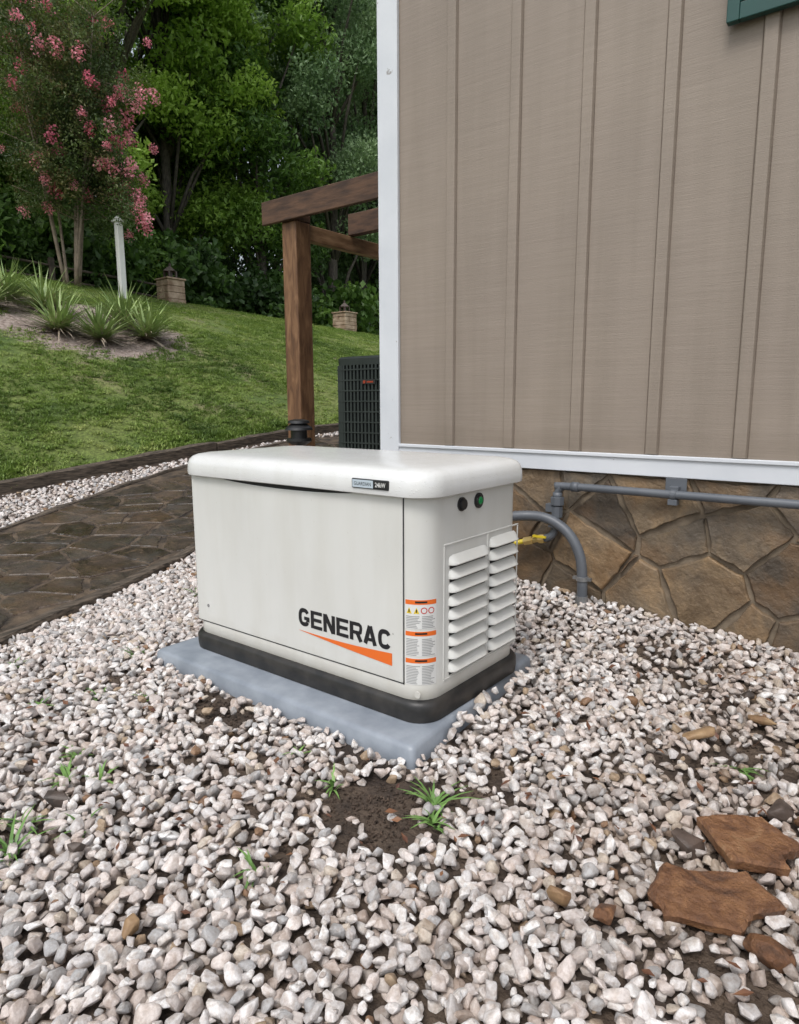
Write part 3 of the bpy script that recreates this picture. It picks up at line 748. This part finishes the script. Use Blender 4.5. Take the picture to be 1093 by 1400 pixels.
mb=MB(); mb.tube([(-2.39,ay0-.008,1.137),(-2.39,ay0-.012,1.137)],.013,14); mb.box((-2.365,ay0-.0095,1.131),(-2.30,ay0-.0083,1.143)); mb.obj('brand_mark',[M('red_badge',(.30,.04,.015),None,.4)],AC)
# ------------------------------------------------------------------ pillars, pole, fence
PILM=M('tan_stone',(.30,.20,.13),(.48,.36,.26),.85,ns=9,bs=20,bstr=.7,bdist=.02)
LANM=M('brown_lantern_metal',(.05,.035,.03),(.12,.09,.075),.6,ns=9)
PSM=M('pillar_stone',(.26,.17,.11),(.55,.42,.31),.85,ns=5,bs=20,bstr=.7,bdist=.02)
def pillar(x,y,w,ht):
    z=h(x,y)-.1; E=empty('stone_pillar'); mb=MB(); rr=random.Random(int(x*10)); cz=z; 
    while cz<z+ht+.05:
        hh=rr.uniform(.10,.15); k=rr.uniform(.35,.65); 
        for sx_,ex in ((-w/2,-w/2+w*k-.003),(-w/2+w*k+.003,w/2)):
            j=rr.uniform(0,.012); mb.box((x+sx_-j,y-w/2-j,cz+.003),(x+ex+j,y+w/2+j,cz+hh-.003))
        cz+=hh
    bev(mb.obj('shaft',[PSM],E),.012)
    mb=MB(); mb.box((x-w/2-.03,y-w/2-.03,cz),(x+w/2+.03,y+w/2+.03,cz+.04)); bev(mb.obj('cap',[PILM],E),.01)
    cz-=.02
    mb=MB(); mb.box((x-.12,y-.12,cz+.061),(x+.12,y+.12,cz+.09)); 
    for q in ((-.09,-.09),(.09,-.09),(-.09,.09),(.09,.09)): mb.box((x+q[0]-.02,y+q[1]-.02,cz+.09),(x+q[0]+.02,y+q[1]+.02,cz+.22))
    mb.tube([(x,y,cz+.22),(x,y,cz+.33)],[.18,.04],4); mb.tube([(x,y,cz+.33),(x,y,cz+.40)],.025,6); mb.tube([(x,y,cz+.09),(x,y,cz+.22)],.05,8); mb.obj('lantern_top',[LANM],E)
pillar(-12.95,7.9,.44,.42); pillar(-13.1,13.9,.50,.45)
WPM=M('white_vinyl',(.66,.66,.64),(.74,.74,.72),.5,ns=4)
POLE=empty('white_post'); x,y=-11.75,6.0; z=h(x,y); mb=MB()
mb.box((x-.06,y-.06,z-.1),(x+.06,y+.06,z+1.44)); bev(mb.obj('shaft_white',[WPM],POLE),.01)
mb=MB(); mb.box((x-.09,y-.09,z+1.44),(x+.09,y+.09,z+1.48)); mb.tube([(x,y,z+1.48),(x,y,z+1.56)],[.10,.02],4); mb.obj('post_cap',[WPM],POLE)
mb=MB(); ys_=list(np.arange(0.2,8.6,2.7)); fx=-13.75; rr=random.Random(9)
for i,y in enumerate(ys_):
    z=h(fx,y); mb.box((fx-.05,y-.05,z-.1),(fx+.05,y+.05,z+.62+rr.uniform(-.04,.04)))
    if i<len(ys_)-1:
        y2=ys_[i+1]; z2=h(fx,y2)
        for q in (.22,.48): mb.tube([(fx,y-.1,z+q+rr.uniform(-.03,.03)),(fx+rr.uniform(-.03,.03),(y+y2)/2,(z+z2)/2+q),(fx,y2+.1,z2+q+rr.uniform(-.03,.03))],[.025,.035,.025],6)
bev(mb.obj('split_rail_fence',[M('grey_brown_rail',(.05,.04,.03),(.12,.095,.07),.85,ns=6)]),.01)
# ------------------------------------------------------------------ foliage materials
def leafmat(name,stops,trans=.25,glow=1.0):
    m,nt,b=newmat(name); b.inputs['Roughness'].default_value=.5
    ti=nd(nt,'ShaderNodeAttribute',attribute_name='tint',attribute_type='INSTANCER').outputs['Fac']
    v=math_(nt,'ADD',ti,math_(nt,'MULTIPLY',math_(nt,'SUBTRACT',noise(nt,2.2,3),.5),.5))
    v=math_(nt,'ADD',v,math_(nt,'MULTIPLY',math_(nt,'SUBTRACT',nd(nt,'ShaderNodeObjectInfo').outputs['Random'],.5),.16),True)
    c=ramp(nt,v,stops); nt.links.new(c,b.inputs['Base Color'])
    tr=nd(nt,'ShaderNodeBsdfTranslucent',{'Color':c}); mx=nd(nt,'ShaderNodeMixShader',{0:trans,1:b.outputs[0],2:tr.outputs[0]})
    nt.links.new(mx.outputs[0],nt.nodes['Material Output'].inputs['Surface']); return m
LEAF=leafmat('tree_leaf',[(0,(.035,.075,.02)),(.35,(.085,.17,.032)),(.65,(.20,.34,.05)),(1,(.36,.54,.09))],.38)
LEAFG=leafmat('pale_leaf',[(0,(.055,.10,.05)),(.5,(.15,.25,.11)),(1,(.30,.42,.21))],.32)
MYL=leafmat('myrtle_leaf',[(0,(.05,.085,.025)),(.5,(.12,.18,.05)),(1,(.22,.16,.075))],.35)
PINK=leafmat('pink_flower',[(0,(.72,.16,.25)),(1,(.92,.42,.48))],.3)
def clump(name,R_,n,ls,mat,seed,flat=.8,aspect=.5):
    rr=random.Random(seed); mb=MB()
    for i in range(n):
        d=Vector((rr.gauss(0,1),rr.gauss(0,1),rr.gauss(0,1))).normalized()*R_*(rr.random()**.45); d.z*=flat
        s=ls*rr.uniform(.6,1.25); 
        E=Euler((rr.gauss(0,.6),rr.gauss(0,.6),rr.uniform(0,6.28))).to_matrix()
        tilt=Matrix.Rotation(rr.uniform(-.2,.9),3,'Y')
        A=E@tilt; w=s*aspect
        pts=[(-s*.5,0,0),(-.1*s,-w*.5,.04*s),(s*.5,0,-.10*s),(-.1*s,w*.5,.04*s)]
        mb.add([A@Vector(q)+d for q in pts],[(0,1,2),(0,2,3)])
    return mb.obj(name,[mat],linkit=False)
CL=coll('leaf_clumps',[clump('leaf_clump',.55,120,.16,LEAF,i) for i in range(5)])
CLG=coll('pale_leaf_clumps',[clump('pale_leaf_clump',.5,120,.13,LEAFG,i+20) for i in range(4)])
CLB=coll('broad_leaf_clumps',[clump('broad_leaf_clump',.5,80,.22,LEAF,i+40,.9,.75) for i in range(4)])
CLM=coll('myrtle_clumps',[clump('myrtle_clump',.27,95,.062,MYL,i+60) for i in range(4)])
CLP=coll('flower_clumps',[clump('flower_clump',.13,90,.045,PINK,i+80,1.3,.9) for i in range(4)])
BARK=M('bark',(.05,.042,.035),(.14,.12,.10),.9,ns=8,stretch=(4,4,1),bs=20,bstr=.6,bdist=.02)
WOODS=empty('forest_trees')
pts={'A':[],'G':[],'B':[]}
trunks=MB()
def tree(x,y,H,r,kind,t0,seed,low=.16,dens=1.0):
    rr=random.Random(seed); z=h(x,y)
    ph=[rr.uniform(0,6.28) for _ in range(3)]
    tp=[(x+.25*math.sin(ph[0]+k*.8)*k/6,y+.25*math.cos(ph[1]+k*.7)*k/6,z-.2+H*.93*k/6) for k in range(7)]
    trunks.tube(tp,[H*.014*(1-.14*k) for k in range(7)],8)
    nb=int(16+H)
    for i in range(nb):
        f=low+(1-low)*(i+.5)/nb; prof=math.sin(min(1,(f-low)/(1-low)*.92+.08)*math.pi)**.55
        a=rr.uniform(0,6.28); d=r*prof*rr.uniform(.45,1.0); bc=Vector((x+math.cos(a)*d,y+math.sin(a)*d,z+H*f)); br=r*rr.uniform(.28,.48)
        bp=Vector(tp[min(6,max(1,int(f*6)))]); trunks.tube([bp+Vector((0,0,-.1*H)),(bp+bc)/2+Vector((0,0,-.02*H)),bc],[H*.005,H*.0035,.015],5)
        bt=t0+rr.uniform(-.22,.22)+(.16*(f-.4))  # leaf tint also brightens with height: crown light painted into the colour
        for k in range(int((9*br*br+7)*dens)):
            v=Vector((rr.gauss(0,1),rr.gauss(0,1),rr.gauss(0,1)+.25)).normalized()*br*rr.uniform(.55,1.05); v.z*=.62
            q=bc+v; pts[kind].append((q.x,q.y,q.z,bt+.15*v.z/br+rr.uniform(-.08,.08),rr.uniform(.8,1.3)/(dens**.4)))  # lobe tops get a lighter tint, painted as if lit from above
rr=random.Random(77)
for (x,y,H,r,k,t) in [(-16.3,2.2,13,2.6,'A',.6),(-17.5,5.2,15,2.8,'A',.8),(-16.0,8.2,14.5,2.7,'A',1.0),(-17.2,10.8,14,2.5,'A',.85),(-16.2,13.4,13,2.3,'A',.5),(-15.8,16.2,14,2.5,'G',.65),(-16.8,19,13.5,2.5,'G',.75),(-15.6,22,15,2.8,'A',.5),(-17,25,15,3,'A',.55),
  (-22,3,17,3.2,'A',.6),(-22,7.5,18,3.3,'A',.75),(-21.5,12,18,3.2,'A',.75),(-22,16.5,18,3.2,'G',.7),(-21,21,19,3.4,'G',.65),(-21.5,26,19,3.4,'A',.6),(-20,31,19,3.4,'A',.55),
  (-28,2,20,3.8,'A',.55),(-28,9,22,4,'A',.6),(-28,16,22,4,'A',.6),(-27,23,22,4,'A',.55),(-27,30,22,4,'A',.5),(-25,37,22,4,'A',.5),(-16,-2.5,13,3,'A',.45),(-22,-2,17,3.2,'A',.5)]:
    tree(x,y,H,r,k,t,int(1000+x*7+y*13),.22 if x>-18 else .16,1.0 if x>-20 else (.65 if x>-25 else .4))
for i in range(46):
    y=rr.uniform(-3,32); x=-14.6-rr.random()*3.6; z=h(x,y); R_=rr.uniform(.8,1.5); hh=rr.uniform(1.2,3.0); t=rr.uniform(.1,.5)
    kind='B' if y>8 else rr.choice('AB')
    for k in range(int(22*R_)):
        v=Vector((rr.gauss(0,1),rr.gauss(0,1),rr.gauss(0,1))).normalized()*R_*rr.uniform(.5,1); q=(x+v.x,y+v.y,z+hh*.5+v.z*hh*.5/R_)
        pts[kind].append((*q,t+rr.uniform(-.1,.1),rr.uniform(.7,1.1)))
trunks.obj('trunks',[BARK],WOODS,smooth=True)
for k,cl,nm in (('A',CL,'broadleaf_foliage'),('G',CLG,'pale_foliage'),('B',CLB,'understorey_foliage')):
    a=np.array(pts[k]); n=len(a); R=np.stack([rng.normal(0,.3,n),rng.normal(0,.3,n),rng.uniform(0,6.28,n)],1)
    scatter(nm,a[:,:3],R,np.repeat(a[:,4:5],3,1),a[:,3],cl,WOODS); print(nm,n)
# crape myrtle
CM=empty('crape_myrtle_tree'); bx,by=-12.7,5.45; bz=h(bx,by); rr=random.Random(4)
mb=MB(); lp=[];fp=[]
right=Vector((math.cos(YAW),math.sin(YAW),0)); fw=Vector((-math.sin(YAW),math.cos(YAW),0))
ctr=Vector((bx,by,bz+2.8))
for i in range(8):
    a=rr.uniform(0,6.28); sp_=rr.uniform(.5,1.35); H=rr.uniform(3.4,5.0)
    end=Vector((bx+math.cos(a)*sp_,by+math.sin(a)*sp_,bz+H)); st=Vector((bx+math.cos(a)*.15,by+math.sin(a)*.15,bz-.05))
    mid=st.lerp(end,.45)+Vector((math.cos(a),math.sin(a),0))*.02
    pth=smooth_curve([st,mid,end],5); mb.tube(pth,[.035*(1-.75*k/(len(pth)-1)) for k in range(len(pth))],7)
    for k in range(4,len(pth)):
        for w in range(4):
            d=Vector((rr.gauss(0,1),rr.gauss(0,1),rr.uniform(.1,1))).normalized()*rr.uniform(.3,.8); e=pth[k]+d
            mb.tube([pth[k],e],[.012,.004],4,caps=False)
            for r_ in range(3):
                q=e+Vector((rr.gauss(0,.2),rr.gauss(0,.2),rr.gauss(0,.2))); lp.append((q.x,q.y,q.z,rr.uniform(.0,.9),rr.uniform(.7,1.2)))
            if rr.random()<.42:
                o_=(e-ctr); o_.z*=.5; q=e+d*.45+o_.normalized()*.3; fp.append((q.x,q.y,q.z,rr.random(),rr.uniform(.6,1.15)))
for k in range(20):
    q=Vector((bx,by,bz+rr.uniform(.9,3.6)))+right*rr.uniform(1.1,1.8)-fw*rr.uniform(-.3,.5); fp.append((q.x,q.y,q.z,rr.random(),rr.uniform(.8,1.4)))
    for w in range(3): lp.append((q.x-right.x*.25+rr.gauss(0,.15),q.y-right.y*.25+rr.gauss(0,.15),q.z+rr.uniform(0,.4),rr.uniform(0,.6),.9))
    mb.tube([(bx+right.x*.5,by+right.y*.5,q.z+.5),q],[.012,.004],4)
mb.obj('stems',[M('myrtle_bark',(.16,.12,.09),(.30,.24,.18),.7,ns=8)],CM,smooth=True)
for a,cl,nm in ((lp,CLM,'leaves'),(fp,CLP,'flowers')):
    a=np.array(a); n=len(a); R=np.stack([rng.normal(0,.4,n),rng.normal(0,.4,n),rng.uniform(0,6.28,n)],1); scatter(nm,a[:,:3],R,np.repeat(a[:,4:5],3,1),a[:,3],cl,CM)
# ------------------------------------------------------------------ blades
def blades(mb,x,y,z,n,L,w,spread,rr,mi=0,droop=.4,seg=3,up=.9):
    for i in range(n):
        a=rr.uniform(0,6.28); l=L*rr.uniform(.55,1.1); el=math.acos(min(1,rr.uniform(1-spread,1))) ; d=Vector((math.cos(a)*math.sin(el),math.sin(a)*math.sin(el),math.cos(el)))
        s=Vector((-math.sin(a),math.cos(a),0)); p=Vector((x+rr.gauss(0,1)*L*.05,y+rr.gauss(0,1)*L*.05,z)); vs=[]
        for k in range(seg+1):
            t=k/seg; ww=w*(1-t)**.7*.5+.0004; q=p+d*l*t-Vector((0,0,1))*droop*l*t*t*.5+Vector((math.cos(a),math.sin(a),0))*droop*l*t*t*.3
            vs+=[q-s*ww,q+s*ww]
        mb.add(vs,[(2*k,2*k+1,2*k+3,2*k+2) for k in range(seg)],mi)
YM=M('yucca_leaf',(.15,.23,.07),(.38,.48,.19),.5,ns=3); YD=M('dead_leaf',(.32,.26,.19),(.52,.44,.34),.8,ns=6)
rr=random.Random(12)
for (x,y,s) in [(-8.5,3.1,1),(-9.5,3.4,1.15),(-8.15,3.5,.95),(-8.3,4.3,1.05),(-8.9,4.3,1.2),(-10.1,3.1,1.0),(-9.5,2.6,.9)]:
    mb=MB(); z=h(x,y); blades(mb,x,y,z+.05,140,.74*s,.040,.95,rr,0,.25,4); blades(mb,x,y,z+.03,80,.5*s,.03,1.0,rr,1,.9,4); mb.obj('yucca_plant',[YM,YD])
GR=leafmat('grass_blade',[(0,(.08,.14,.028)),(.4,(.17,.26,.05)),(.7,(.26,.36,.08)),(1,(.38,.43,.14))],.25)
tv=[]
for i in range(6):
    mb=MB(); r2=random.Random(i+300); 
    for k in range(9): blades(mb,r2.uniform(-.06,.06),r2.uniform(-.06,.06),0,4,.05,.006,.5,r2,0,.6,2)
    tv.append(mb.obj('grass_tuft',[GR],linkit=False))
TC=coll('grass_tufts',tv); P=[];T=[];Sx=[]; rr=random.Random(31)
for i in range(58000):
    t=rr.random()**1.35*8.4; x=-5.12-t; y=rr.uniform(-.5,19)
    D=Dof(x,y); L=(x-CX)*math.cos(YAW)+(y-CY)*math.sin(YAW)
    if L<-.70*D-.5 or L>.05*D+.8: continue
    q=math.hypot((x+9.0)/1.55,(y-3.75)/1.45)
    if q<.85+.15*math.sin(x*7+y*5)+rr.uniform(-.12,.12): continue
    nz=mathutils.noise.noise(Vector((x*.7,y*.7,3.3))); nz2=mathutils.noise.noise(Vector((x*3,y*3,9)))
    if nz>.34 and rr.random()<.75: continue
    if nz2>.35 and rr.random()<.5: continue
    P.append((x,y,h(x,y)-.005)); T.append(.5+.5*nz+.45*nz2+rr.uniform(-.15,.15)); Sx.append(rr.uniform(.6,1.3)*(1.35 if x>-5.4 else 1))
n=len(P); print('tufts',n); Sx=np.array(Sx)
scatter('lawn_grass',P,np.stack([rng.normal(0,.15,n),rng.normal(0,.15,n),rng.uniform(0,6.28,n)],1),np.repeat(Sx[:,None],3,1),T,TC)
WM=M('weed_leaf',(.08,.17,.04),(.18,.32,.08),.5,ns=9); rr=random.Random(8)
mb=MB()
for (x,y,n_,L) in [(.20,-.24,14,.12),(.24,-.30,10,.09),(-.08,-.33,8,.07),(-.28,-.28,6,.07),(-.48,-1.02,14,.13),(-.58,-.95,10,.10),(-.70,-.78,12,.08),(-.80,-.70,10,.08),(-.62,-.72,9,.07),(-1.15,-.45,10,.07),(-1.4,-.15,9,.09),(-1.25,-.6,8,.08),(-1.9,.5,12,.10),(-1.7,-.5,8,.07),(.80,.45,8,.07),(-1.0,-.35,9,.06),(.02,-.7,7,.08),(-2.05,.75,9,.11),(-.45,-.86,8,.08)]:
    blades(mb,x,y,h(x,y)+.01,n_,L,.010,.75,rr,0,.7,3)
    blades(mb,x+.02,y-.015,h(x,y)+.01,n_//2,L*.6,.007,.8,rr,0,.7,3)
mb.obj('weeds',[WM])
# soil crumbs in the bare patches
CR=M('soil_crumb',(.03,.02,.014),(.09,.06,.042),.85,ns=40)
CC=coll('crumb_shapes',[rock('crumb_shape',1,10,(1,.8,.7),CR,.1,700+i) for i in range(5)])
P=[];Zc=[]; rr=random.Random(19)
for (a,b_,r,q) in DP:
    for k in range(int(420*q*(r/.14)**2)):
        x=a+rr.gauss(0,r*.6); y=b_+rr.gauss(0,r*.6)
        if -1.31<x<.05 and -.13<y<.76: continue
        P.append((x,y,h(x,y)+.003)); Zc.append(rr.uniform(.0025,.008))
n=len(P); Zc=np.array(Zc); scatter('soil_crumbs',P,rng.uniform(0,6,(n,3)),np.repeat(Zc[:,None],3,1),np.zeros(n),CC)
# ------------------------------------------------------------------ loose slabs
m,nt,b=newmat('rust_sandstone'); b.inputs['Roughness'].default_value=.45; p=pos(nt)
c=ramp(nt,noise(nt,9,8,p,.68,1.2),[(.3,(.04,.022,.014)),(.45,(.14,.062,.028)),(.58,(.24,.115,.05)),(.75,(.32,.20,.11))])
nt.links.new(c,b.inputs['Base Color']); bump(nt,b,noise(nt,25,8,p,.65),1.0,.02); RUST=m
def slab(name,x,y,pl_,th,tilt,mat=RUST,z=.03):
    mb=MB(); n_=len(pl_); rr=random.Random(n_+int(x*100)); fine=[]
    for k in range(n_):
        a,b_=pl_[k],pl_[(k+1)%n_]
        for w in range(5): t=w/5; fine.append((a[0]+(b_[0]-a[0])*t+rr.uniform(-.003,.003),a[1]+(b_[1]-a[1])*t+rr.uniform(-.003,.003)))
    n_=len(fine); E=Euler(tilt).to_matrix(); zz=h(x,y)+z
    def tr(q,dz,f): return E@Vector((q[0]*f,q[1]*f,dz))+Vector((x,y,zz))
    vs=[tr(q,th/2,.93) for q in fine]+[tr(q,th/2-.006+rr.uniform(-.002,.002),1) for q in fine]+[tr(q,-th/2,.97) for q in fine]
    fs=[tuple(range(n_))]
    for k in range(n_):
        k2=(k+1)%n_; fs+=[(k,n_+k,n_+k2,k2),(n_+k,2*n_+k,2*n_+k2,n_+k2)]
    fs.append(tuple(2*n_+k for k in reversed(range(n_)))); mb.add(vs,fs); mb.obj(name,[mat])
slab('flat_stone',.865,-.175,[(-.125,-.02),(-.10,-.075),(.04,-.105),(.075,-.06),(.145,-.035),(.10,.055),(-.02,.045),(-.075,.07)],.024,(.10,-.04,.5),z=.040)
slab('flat_stone',.905,.05,[(-.115,.03),(-.05,-.095),(.07,-.075),(.06,-.03),(.115,.01),(.03,.09),(-.07,.06)],.028,(.08,.05,.3),z=.050)
DKR=M('dark_brown_rock',(.035,.028,.024),(.10,.07,.055),.5,ns=14,bs=40,bstr=.6,bdist=.01)
TANR=M('tan_rock',(.18,.10,.05),(.36,.24,.13),.6,ns=14,bs=40,bstr=.6,bdist=.01)
for i,(x,y,s,mt,sq) in enumerate([(.785,-.03,.045,DKR,(1,.8,.75)),(.93,.25,.045,DKR,(1.1,.8,.7)),(.80,.78,.05,TANR,(1.2,.8,.35)),(.66,.55,.055,TANR,(1.3,.8,.35)),(.72,.95,.035,DKR,(1,.7,.5)),(1.00,-.27,.045,RUST,(1.2,.8,.6)),(.72,-.36,.032,RUST,(1.3,.8,.7)),(.62,-.37,.03,TANR,(1.2,.9,.7)),(-.35,-.93,.03,DKR,(1,.8,.5)),(-.02,-.98,.026,TANR,(1.2,.8,.7)),(-.58,-.86,.035,DKR,(1.2,.8,.4))]):
    o=rock('loose_rock',1,14,sq,mt,.12,200+i); o.scale=(s,s,s); o.location=(x,y,h(x,y)+.036); o.rotation_euler=(.1*i,.2,1.3*i); link(o)
mb=MB(); rr=random.Random(15)
for i in range(130):
    x=rr.uniform(.15,1.1); y=rr.uniform(-.5,1.3)
    if rr.random()<.3: x=rr.uniform(-1.2,.3); y=rr.uniform(-.9,-.2)
    s=rr.uniform(.008,.020); E=Euler((rr.gauss(0,.4),rr.gauss(0,.4),rr.uniform(0,6.28))).to_matrix(); q=Vector((x,y,h(x,y)+.045))
    mb.add([E@Vector(v)*s+q for v in [(-1,0,0),(-.2,-.5,.15),(1,0,.1),(-.2,.5,.2)]],[(0,1,2),(0,2,3)])
mb.obj('fallen_leaves',[M('fallen_leaf',(.08,.03,.02),(.20,.09,.04),.6,ns=18)])
# ------------------------------------------------------------------ light
SE,SA=math.radians(58),math.radians(282)
w=bpy.data.worlds.new("World"); S.world=w; w.use_nodes=True; nt=w.node_tree; bg=nt.nodes['Background']
sky=nd(nt,'ShaderNodeTexSky'); sky.sky_type='NISHITA'; sky.sun_disc=False; sky.sun_elevation=SE
sd=Vector((math.cos(SE)*math.cos(SA),math.cos(SE)*math.sin(SA),math.sin(SE)))
sky.sun_rotation=math.atan2(sd.x,sd.y); sky.dust_density=3; sky.air_density=1.2
hs=nd(nt,'ShaderNodeHueSaturation',{'Saturation':.42,'Value':1.35,'Color':sky.outputs[0]})
nt.links.new(hs.outputs[0],bg.inputs['Color']); bg.inputs['Strength'].default_value=.15
sl=bpy.data.lights.new('sun','SUN'); sl.energy=1.5; sl.angle=math.radians(20); sl.color=(1,.985,.96)
so=bpy.data.objects.new('sun',sl); link(so); so.rotation_euler=sd.to_track_quat('Z','Y').to_euler()
# ------------------------------------------------------------------ camera
pit,roll=.16339,-.00415
F=Vector((-math.sin(YAW)*math.cos(pit),math.cos(YAW)*math.cos(pit),-math.sin(pit))); Rv=Vector((math.cos(YAW),math.sin(YAW),0)); U=Rv.cross(F)
R2=Rv*math.cos(roll)+U*math.sin(roll); U2=-Rv*math.sin(roll)+U*math.cos(roll)
cam=bpy.data.cameras.new('camera'); co=bpy.data.objects.new('camera',cam); link(co)
co.matrix_world=Matrix(((R2.x,U2.x,-F.x,CX),(R2.y,U2.y,-F.y,CY),(R2.z,U2.z,-F.z,CZ),(0,0,0,1)))
cam.sensor_fit='VERTICAL'; cam.sensor_height=36; cam.lens=36*930/1400; cam.clip_start=.02; cam.clip_end=1500
S.camera=co
S.view_settings.view_transform='Standard'; S.view_settings.look='None'; S.view_settings.exposure=0; S.view_settings.gamma=1
